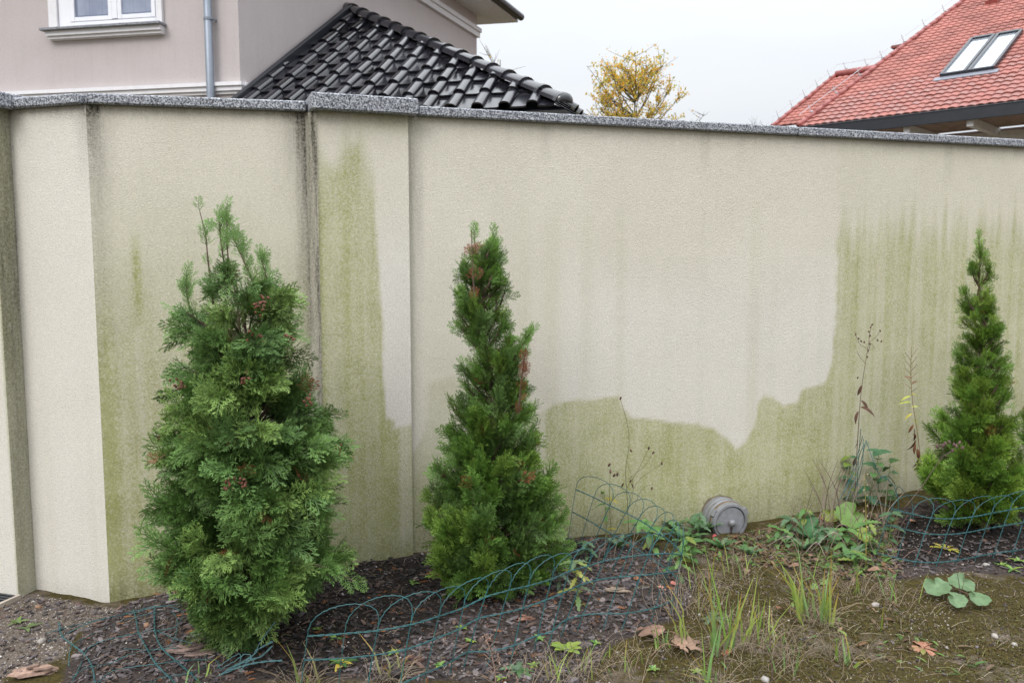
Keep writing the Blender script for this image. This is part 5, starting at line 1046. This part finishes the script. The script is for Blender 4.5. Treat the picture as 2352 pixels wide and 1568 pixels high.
stalk('thin wiry dead weed with tiny brown heads by the tilted wire', [[(1445, 1240), (1441, 1150), (1437, 1080), (1445, 1020), (1440, 970), (1425, 915)], [(1440, 1120), (1465, 1080), (1490, 1030)], [(1443, 1100), (1480, 1070), (1500, 1040)], [(1441, 1150), (1470, 1100), (1520, 1065)], [(1447, 1200), (1470, 1130), (1500, 1110)], [(1440, 1180), (1455, 1120), (1440, 1060)]], 3, col=(.11, .09, .05), rad0=.0018, heads=[(1490, 1030), (1500, 1040), (1520, 1065), (1425, 915), (1450, 1035), (1497, 1122), (1448, 1105)], hr_=.006, leaves=[(1450, 1110, .03, .3, -.5), (1432, 1108, .03, -.3, -.8)])
stalk('thin weed with drooping brown flower heads left of the wiry dead weed', [[(1405, 1245), (1400, 1150), (1402, 1080), (1400, 1068)], [(1402, 1085), (1415, 1080), (1420, 1088)]], 4, col=(.12, .12, .05), rad0=.0016, heads=[(1399, 1068), (1402, 1084), (1418, 1090), (1410, 1092)], hr_=.007)
stalk('yellowish dry stalk with fluffy seeds in front of the wire bundle', [[(1988, 1300), (1990, 1230), (1988, 1150), (1985, 1090)]], 5, col=(.3, .25, .06), rad0=.0022, heads=[(1988 + (-1) ** i * 4, 1090 + i * 12) for i in range(13)], hr_=.004, hcol=(.34, .26, .15))
stalk('feathery pinkish-brown dry weed in front of the leaning wire', [[(1140, 1585), (1135, 1530), (1125, 1490), (1112, 1455)]] + [[(1137 - i * 2, 1560 - i * 9), (1137 - i * 2 + (-1) ** i * 16, 1545 - i * 9)] for i in range(11)], 6, col=(.24, .16, .12), heads=[(1112 + 3 * i + random.Random(i).uniform(-9, 9), 1458 + i * 4.5) for i in range(26)], hr_=.0032, hcol=(.3, .2, .16))
stalk('dark dry stalk standing at the bottom edge among the grass', [[(1775, 1570), (1772, 1520), (1768, 1470), (1760, 1430)], [(1772, 1520), (1785, 1490)], [(1770, 1490), (1755, 1470)]], 7, col=(.12, .08, .06))
stalk('small dark spiky stalk behind the four-leaved coltsfoot', [[(2206, 1390), (2204, 1350), (2198, 1310)], [(2205, 1370), (2212, 1345), (2214, 1325)], [(2206, 1392), (2218, 1380)]], 8, col=(.12, .09, .08))
stalk('dry flat-topped flower stalk leaning across the pointed thuja', [[(2070, 1175), (2115, 1120), (2160, 1055), (2185, 1035)], [(2160, 1055), (2165, 1030), (2150, 1018)], [(2172, 1045), (2195, 1030), (2210, 1024)]], 9, col=(.1, .07, .06), heads=[(2150 + i * 6 + random.Random(i).uniform(-3, 3), 1020 + random.Random(i + 9).uniform(-7, 16)) for i in range(11)], hr_=.007, hcol=(.13, .08, .07), Yd=4.05)
for i in range(30):
    r_ = random.Random(400 + i); u = r_.uniform(1830, 2075); v = 1215 + r_.uniform(-35, 60); a_ = r_.uniform(-60, 60); h_ = r_.uniform(70, 170)
    stalk('bare thin dry stem in the thicket on the bank', [[(u, v), (u + a_ * .3, v - h_ * .55), (u + a_, v - h_)], [(u + a_ * .3, v - h_ * .55), (u + a_ * .3 + r_.uniform(-35, 35), v - h_ * .85)]], 500 + i, col=r_.choice([(.16, .1, .09), (.3, .24, .2), (.12, .08, .06)]), rad0=.0026, name='dead_weed')['group'] = 'bare dry stems on the bank'
for i in range(22):
    r_ = random.Random(430 + i); u = r_.uniform(1790, 2070); v = r_.uniform(1215, 1300); a_ = r_.choice((-1, 1)) * r_.uniform(40, 110)
    stalk('bent pale straw arching over the bank', [[(u, v), (u + a_ * .4, v - r_.uniform(25, 55)), (u + a_, v - r_.uniform(-10, 20))]], 600 + i, col=r_.choice([(.38, .31, .26), (.3, .22, .19), (.2, .13, .11)]), rad0=.0023, name='bent_straw')['group'] = 'bent straws on the bank'
for i in range(12):
    r_ = random.Random(480 + i); u = r_.uniform(1500, 1590); v = r_.uniform(1390, 1440)
    stalk('pale dry straw caught in the corner of the wire border', [[(u, v), (u - r_.uniform(-10, 40), v - 60), (u - r_.uniform(-15, 60), v - r_.uniform(90, 150))]], 700 + i, col=(.36, .28, .22), rad0=.0013, name='caught_straw')['group'] = 'straws caught in the wire corner'
# fallen leaves
def fallen(label, u, v, L_, col, seed, prof='lobed', yaw=None, lift=.012):
    r_ = random.Random(seed); g_ = gp(u, v); t = thing('fallen_leaf', label, 'leaf', tuple(float(c) for c in g_), 'fallen brown leaves'); yaw = r_.uniform(0, 6.28) if yaw is None else yaw; b = MB(); d_ = np.array([math.cos(yaw), math.sin(yaw), 0])
    if prof == 'maple':
        for k, (da, ll) in enumerate(((0, 1), (.75, .85), (-.75, .85), (1.5, .55), (-1.5, .55))):
            a_ = yaw + da; leaf(b, g_ + np.array([0, 0, lift + .002 * k]) + np.array([math.cos(a_), math.sin(a_), 0]) * -.01, (math.cos(a_), math.sin(a_), .35), (r_.gauss(0, .2), -.3, 1), L_ * ll, L_ * .5 * ll, 'lobed' if k % 2 == 0 else 'lance', .35, .5, tuple(np.array(col) * (.85 + .1 * k)), tuple(np.array(col) * .65), 8, .1)
        part('blade', b, M_dry, t); b = MB(); b.cc = col; b.tube(smooth([g_ + np.array([0, 0, lift]), g_ - d_ * L_ * .5 + np.array([0, 0, lift * 1.6]), g_ - d_ * L_ + np.array([0, 0, .004])], 4), .0016, 5); part('stalk', b, M_dry, t)
    else:
        leaf(b, g_ + np.array([0, 0, lift]), d_, (r_.gauss(0, .25), -.2, 1), L_, L_ * .6, prof, .35, .3, col, tuple(np.array(col) * .8), 8, .05); part('blade', b, M_dry, t)
    return t
fallen('large curled tan maple leaf lying in front of the grass clumps', 1556, 1500, .12, (.3, .19, .13), 1, 'maple', .3, .03)
fallen('large crumpled brown maple leaf beside the curled tan one', 1518, 1468, .115, (.24, .14, .1), 2, 'maple', 2.6, .028)
FL = ['purplish fallen leaf on the moss behind the tall grass clump', 'pale brown fallen leaf between the grass and the coltsfoot', 'rust-red curled leaf at the foot of the tall grass clump', 'dark brown leaf between the two grass clumps', 'brown fallen leaf on the moss below the bank', 'orange fallen leaf beside the large bright coltsfoot leaf', 'peach-coloured fallen leaf on the bank near the coupling', 'orange and green upright leaf against the wall by the withered stalk', 'rusty leaf under the large bright coltsfoot leaf', 'pinkish tan leaf caught under the right-hand wire border',
      'mauve leaf on the soil right of the coupling', 'ochre leaf below the mauve leaf by the coupling', 'pink leaf at the foot of the wire corner', 'pale pink leaf beside the pink one at the wire corner', 'crimson leaf right under the coupling', 'dark orange leaf behind the leaning wire', 'brown leaf at the foot of the wire bundle', 'dark brown leaf on the bank below the coltsfoot', 'brown leaf at the edge of the bark under the right-hand wire', 'dull brown leaf in the low weeds below the coltsfoot']
for i, (u, v, c_, l_) in enumerate([(1718, 1310, (.22, .13, .1), .05), (1860, 1290, (.25, .14, .1), .06), (1680, 1500, (.33, .12, .06), .05), (1785, 1412, (.2, .09, .05), .05), (1835, 1310, (.2, .12, .08), .05), (1915, 1195, ORG, .08), (1800, 1200, (.5, .25, .12), .08), (1850, 1160, (.5, .28, .13), .08), (1960, 1210, (.4, .2, .1), .07), (2090, 1205, (.45, .24, .15), .06), (1720, 1260, (.24, .16, .15), .06), (1745, 1275, (.3, .2, .1), .04), (1540, 1345, (.5, .18, .14), .06), (1510, 1350, (.5, .22, .16), .05), (1645, 1232, (.45, .08, .09), .03), (1455, 1330, (.3, .12, .04), .05), (1990, 1265, (.22, .12, .08), .07), (1930, 1300, (.2, .1, .06), .07), (2020, 1320, (.26, .15, .1), .06), (1880, 1300, (.18, .11, .08), .06)]):
    fallen(FL[i], u, v, l_, c_, 800 + i, 'ovate', None, .01 + (.02 if 1780 < u < 2100 else 0))
# stones, bark pieces
M_stone = mat('stone', (.36, .33, .30), .85, col2=(.24, .21, .19), vscale=30, bump=.003, bscale=50)
M_stoneb = mat('brown_stone', (.26, .15, .09), .8, var=.3, vscale=30)
def rock(label, u, v, L_, seed, m=None, flat=.6, name='stone'):
    r_ = random.Random(seed); g_ = gp(u, v); t_ = bmesh.new(); bmesh.ops.create_icosphere(t_, subdivisions=2, radius=1)
    for vv in t_.verts: k = 1 + .32 * mnoise.noise(vv.co * 1.3 + Vector((seed, 0, 0))) + .1 * mnoise.noise(vv.co * 4 + Vector((seed, 3, 0))); vv.co = Vector((vv.co.x * L_ * k, vv.co.y * L_ * .75 * k, vv.co.z * L_ * flat * k))
    me = bpy.data.meshes.new(name); t_.to_mesh(me); t_.free(); me.materials.append(m or M_stone); me.polygons.foreach_set('use_smooth', [True] * len(me.polygons)); o = obj(name, me); o.location = (g_[0], g_[1], g_[2] + L_ * flat * .35); o.rotation_euler = (0, 0, r_.uniform(0, 6)); return tag(o, label, 'stone', 'stones on the ground')
rock('round pale stone beside the flattened wire', 96, 1475, .019, 1, flat=.8); rock('rusty brown stone under the flattened wire', 337, 1437, .016, 2, M_stoneb, .8); rock('long brown stone at the foot of the wall corner panel', 418, 1358, .05, 3, M_stoneb, .35)
rock('pale stone on the moss near the single grass blade', 2285, 1462, .018, 4); rock('white pebble at the bottom edge of the moss', 2330, 1480, .012, 6, mat('white_stone', (.33, .31, .29), .8)); rock('white stone at the bottom edge by the grass clumps', 1757, 1562, .02, 7, MATS['white_stone']); rock('small ochre stone on the wet bark by the pillar', 1050, 1292, .02, 8, mat('ochre_stone', (.3, .22, .12), .85, var=.3)); rock('rusty stone beside the end pillar', 88, 1395, .017, 9, M_stoneb); rock('grey stone on the moss by the coltsfoot', 2010, 1390, .02, 10); rock('white crumpled pebble by the right-hand wire', 2265, 1298, .016, 11, MATS['white_stone'])
def barkpiece(b, p, yaw, L_, W_, T_, col, r_, tilt=.15):
    d_ = np.array([math.cos(yaw), math.sin(yaw), r_.gauss(0, tilt)]); d_ = unit(d_); n_ = unit(np.array([r_.gauss(0, tilt), r_.gauss(0, tilt), 1])); n_ = unit(n_ - d_ * (n_ @ d_)); s_ = np.cross(n_, d_); pts_ = []; k = 6
    for i in range(k): a_ = 2 * math.pi * i / k + r_.uniform(-.3, .3); q_ = r_.uniform(.7, 1.1); pts_.append(d_ * math.cos(a_) * L_ / 2 * q_ + s_ * math.sin(a_) * W_ / 2 * q_ + n_ * r_.gauss(0, T_ * .25))
    b.cc = col; b.add([p + q_ for q_ in pts_] + [p + q_ * .9 + n_ * T_ for q_ in pts_], [tuple(range(k, 2 * k))] + [(i, (i + 1) % k, k + (i + 1) % k, k + i) for i in range(k)])
M_chip = mat('bark_chip', (.1, .08, .07), .8, attr='tint', var=.35, vscale=70, bump=.002, bscale=120)
def big_bark(label, u, v, L_, W_, T_, col, yaw, seed):
    r_ = random.Random(seed); g_ = gp(u, v); t = thing('bark_piece', label, 'bark', tuple(float(c) for c in g_), 'large bark pieces')
    for i in range(7): b = MB(); barkpiece(b, g_ + np.array([r_.gauss(0, L_ * .12), r_.gauss(0, W_ * .16), .004 + i * T_ * .22]), yaw + r_.gauss(0, .12), L_ * (1 - .11 * i), W_ * (1 - .12 * i), T_ * .3, tuple(np.array(col) * r_.uniform(.6, 1.3)), r_, .1); part('bark_layer', b, M_chip, t, False)
big_bark('large flaky pinkish bark slab at the bottom left corner', 75, 1552, .2, .09, .025, (.26, .17, .13), .15, 1); big_bark('long pale bark plank under the bushy thuja', 440, 1500, .17, .05, .02, (.2, .14, .12), .25, 2); big_bark('grey splinter of wood behind the leaning wire', 1410, 1360, .12, .03, .015, (.22, .17, .13), .1, 3); big_bark('reddish bark piece inside the leaning wire', 1207, 1425, .08, .035, .012, (.26, .13, .09), .3, 4); big_bark('dark bark slab in front of the wire tangle', 900, 1555, .11, .06, .02, (.035, .028, .028), .4, 5); big_bark('brown bark strip inside the leaning wire', 950, 1520, .1, .025, .012, (.12, .06, .045), .5, 6)
# mulch and grit: nobody could count it
BEDS = [(BED1, 3000, 0), (BED2, 1300, 1)]
r_ = random.Random(77); b = MB()
def bbox(P_): xs, ys = [p[0] for p in P_], [p[1] for p in P_]; return min(xs), max(xs), min(ys), max(ys)
def scatter(P_, n_):
    x0, x1, y0, y1 = bbox(P_); o_ = []
    while len(o_) < n_:
        x, y = r_.uniform(x0, x1), r_.uniform(y0, y1)
        if inpoly(x, y, P_) and y < wall_y(x) - .01: o_.append((x, y))
    return o_
CH = [(.045, .037, .038), (.085, .07, .072), (.125, .105, .108), (.17, .145, .145), (.11, .07, .055), (.06, .048, .048)]
CD = [(.012, .01, .01), (.02, .016, .015), (.035, .026, .023), (.05, .03, .024), (.016, .013, .014)]
for P_, n_, _ in ((BED1, 6500, 0), (BED2, 2600, 1), (SAND, 350, 2), (BANK, 300, 3)):
    for x, y in scatter(P_, n_):
        dk = inpoly(x, y, DARK); L_ = r_.uniform(.012, .045) * (1 if r_.random() < .85 else 1.5); col = np.array(r_.choice(CD if (dk and r_.random() < .85) or (_ == 1 and y > 4.35 and r_.random() < .7) else CH)) * r_.uniform(.7, 1.25)
        barkpiece(b, np.array([x, y, G(x, y) + r_.uniform(-.002, .007)]), r_.uniform(0, 6.28), L_, L_ * r_.uniform(.22, .55), r_.uniform(.002, .005), tuple(col), r_, .22)
for k in range(500):
    x, y = r_.uniform(-.2, 3.6), r_.uniform(2.6, 3.9); L_ = r_.uniform(.008, .03); barkpiece(b, np.array([x, y, G(x, y) + .002]), r_.uniform(0, 6.28), L_, L_ * .5, .003, tuple(np.array(r_.choice(CH)) * r_.uniform(.8, 1.3)), r_, .15)
tag(b.build('bark_mulch', M_chip, None, False, True), 'grey and black bark mulch around the thujas', 'bark mulch', None, 'stuff')
b = MB(); oct_ = [(1, 0, 0), (0, 1, 0), (-1, 0, 0), (0, -1, 0), (0, 0, 1), (0, 0, -1)]; of = [(0, 1, 4), (1, 2, 4), (2, 3, 4), (3, 0, 4), (1, 0, 5), (2, 1, 5), (3, 2, 5), (0, 3, 5)]
OPEN = gpoly([(1500, 1640), (1480, 1500), (1590, 1400), (1600, 1270), (1800, 1230), (2000, 1240), (2060, 1330), (2250, 1330), (2500, 1335), (2800, 1340), (2800, 1640)])
ALLG = gpoly([(-100, 1640), (-60, 1372), (70, 1364), (240, 1392), (760, 1290), (1300, 1245), (2060, 1200), (2500, 1150), (2800, 1150), (2800, 1640)])
for x, y in [q_ for q_ in scatter(ALLG, 9000) if mnoise.noise(Vector((q_[0] * 3.1, q_[1] * 3.1, 2))) + r_.uniform(-.3, .3) > .1] + scatter(SAND, 1500):
    s_ = .0014 + abs(r_.gauss(0, .0016)); s_ *= 1.9 if r_.random() < .02 else 1; v_ = r_.choice([(.42, .38, .34), (.28, .23, .19), (.52, .49, .45), (.22, .17, .13), (.34, .28, .23)]); b.cc = tuple(np.array(v_) * r_.uniform(.8, 1.1)); a_ = r_.uniform(0, 3); zz_ = G(x, y)
    b.add([(x + (q_[0] * math.cos(a_) - q_[1] * math.sin(a_)) * s_ * 1.2, y + (q_[0] * math.sin(a_) + q_[1] * math.cos(a_)) * s_, zz_ + q_[2] * s_ * .8 + s_ * .2) for q_ in oct_], of)
for x, y in scatter(OPEN, 6500) + scatter(BANK, 1200) + scatter(SAND, 1200):
    s_ = .0015 + abs(r_.gauss(0, .002)); b.cc = tuple(np.array(r_.choice([(.11, .085, .06), (.07, .052, .035), (.16, .13, .1), (.09, .075, .03)])) * r_.uniform(.7, 1.2)); a_ = r_.uniform(0, 3); zz_ = G(x, y)
    b.add([(x + (q_[0] * math.cos(a_) - q_[1] * math.sin(a_)) * s_ * 1.3, y + (q_[0] * math.sin(a_) + q_[1] * math.cos(a_)) * s_, zz_ + q_[2] * s_ * .8 + s_ * .2) for q_ in oct_], of)
tag(b.build('gravel', mat('gravel_grit', (.4, .4, .4), .85, attr='tint', var=.15, vscale=80), None, True, True), 'pale grit and small gravel strewn over the soil', 'gravel', None, 'stuff')
# low grass, moss tips and straw litter on the open ground
b = MB()
for x, y in scatter(OPEN, 9000):
    if mnoise.noise(Vector((x * 2.3, y * 2.3, 4))) + r_.uniform(-.25, .25) < -.06: continue
    h_ = r_.uniform(.005, .016); a_ = r_.uniform(0, 6.28); b.cc = tuple(np.array(r_.choice([(.06, .045, .01), (.085, .062, .012), (.045, .04, .01), (.08, .085, .018)])) * r_.uniform(.7, 1.25)); z_ = G(x, y)
    for q_ in range(3): a_ += 2.1; p = np.array([x, y, z_ - .001]); d_ = np.array([math.cos(a_), math.sin(a_), .9]) * h_; s_ = np.array([-math.sin(a_), math.cos(a_), 0]) * .003; b.add([p - s_, p + s_, p + d_], [(0, 1, 2)])
tag(b.build('moss', mat('moss_tips', (.1, .1, .02), .9, attr='tint'), None, False, True), 'olive brown moss cushions on the open ground', 'moss', None, 'stuff')
b = MB()
for x, y in scatter(OPEN, 1500) + scatter(BANK, 1700) + scatter(BED1, 450):
    l_ = r_.uniform(.01, .03) if r_.random() < .82 else r_.uniform(.04, .1); a_ = r_.uniform(0, 6.28); z_ = G(x, y); e = np.array([x + math.cos(a_) * l_, y + math.sin(a_) * l_, 0]); e[2] = G(e[0], e[1]) + r_.uniform(.0, .025) + .002; p = np.array([x, y, z_ + .001]); b.cc = tuple(np.array(r_.choice([(.3, .235, .16), (.22, .16, .11), (.36, .3, .22), (.2, .2, .07)])) * r_.uniform(.7, 1.15)); b.tube([p, (p + e) / 2 + np.array([0, 0, .006]), e], .0009, 3, .0005, False)
tag(b.build('straw_litter', M_dry, None, False, True), 'dry straw and grass stems littering the soil', 'straw', None, 'stuff')
b = MB()
for x, y in scatter(BANK, 2000) + scatter(OPEN, 700):
    if not inpoly(x, y, BANK) and mnoise.noise(Vector((x * 1.7, y * 1.7, 9))) < .05: continue
    a_ = r_.uniform(0, 6.28); l_ = r_.uniform(.015, .06); col = tuple(np.array(r_.choice([(.08, .17, .04), (.12, .22, .05), (.16, .24, .06), (.2, .11, .06), (.13, .08, .05), (.24, .16, .1)])) * r_.uniform(.7, 1.2)); leaf(b, np.array([x, y, G(x, y)]), (math.cos(a_), math.sin(a_), r_.uniform(.2, 1.2)), (0, 0, 1), l_, l_ * r_.uniform(.12, .45), 'lance', .2, .4, col, None, 3)
tag(b.build('ground_cover', M_leaf, None, False, True), 'low green leaves covering the bank by the wall', 'ground cover', None, 'stuff')
b = MB()
for x, y in scatter(BED1, 130):
    a_ = r_.uniform(0, 6.28); l_ = r_.uniform(.02, .05); p = np.array([x, y, G(x, y) + .006]); b.cc = tuple(np.array((.3, .12, .04)) * r_.uniform(.6, 1.2))
    for k in range(7): q_ = p + np.array([math.cos(a_), math.sin(a_), 0]) * l_ * k / 7; e = q_ + np.array([math.cos(a_ + (-1) ** k * .8), math.sin(a_ + (-1) ** k * .8), .1]) * l_ * .4; b.tube([q_, e], .001, 3, .0007, False)
    b.tube([p, p + np.array([math.cos(a_), math.sin(a_), 0]) * l_], .0012, 3, cap=False)
tag(b.build('fallen_thuja_sprigs', M_dry, None, False, True), 'dead orange thuja sprigs fallen on the bark', 'sprigs', None, 'stuff')
# drain grate in the corner
gr_ = atz(2, 1386, 0.0); gt = thing('drain_grate', 'dark slotted drain grate at the foot of the end pillar', 'drain', (float(gr_[0]), float(gr_[1]), G(gr_[0], gr_[1])))
gxv, gyv = np.array([*plF.d, 0]), np.array([*plF.n, 0]); gz_ = G(gr_[0], gr_[1]) + .012
for k in range(6): b = MB(); b.box(gr_ + gyv * (-.06 + k * .024) - gxv * .25 + np.array([0, 0, gz_]), gxv, gyv, (0, 0, 1), .27, .007, .008); b.build('slat', M_black, gt)
b = MB(); b.box(gr_ + gyv * -.085 - gxv * .25 + np.array([0, 0, gz_ - .002]), gxv, gyv, (0, 0, 1), .29, .008, .013); b.box(gr_ + gxv * .03 + np.array([0, 0, gz_ - .002]), gxv, gyv, (0, 0, 1), .008, .077, .012); b.build('frame', mat('concrete_frame', (.42, .36, .3), .9, var=.2), gt)
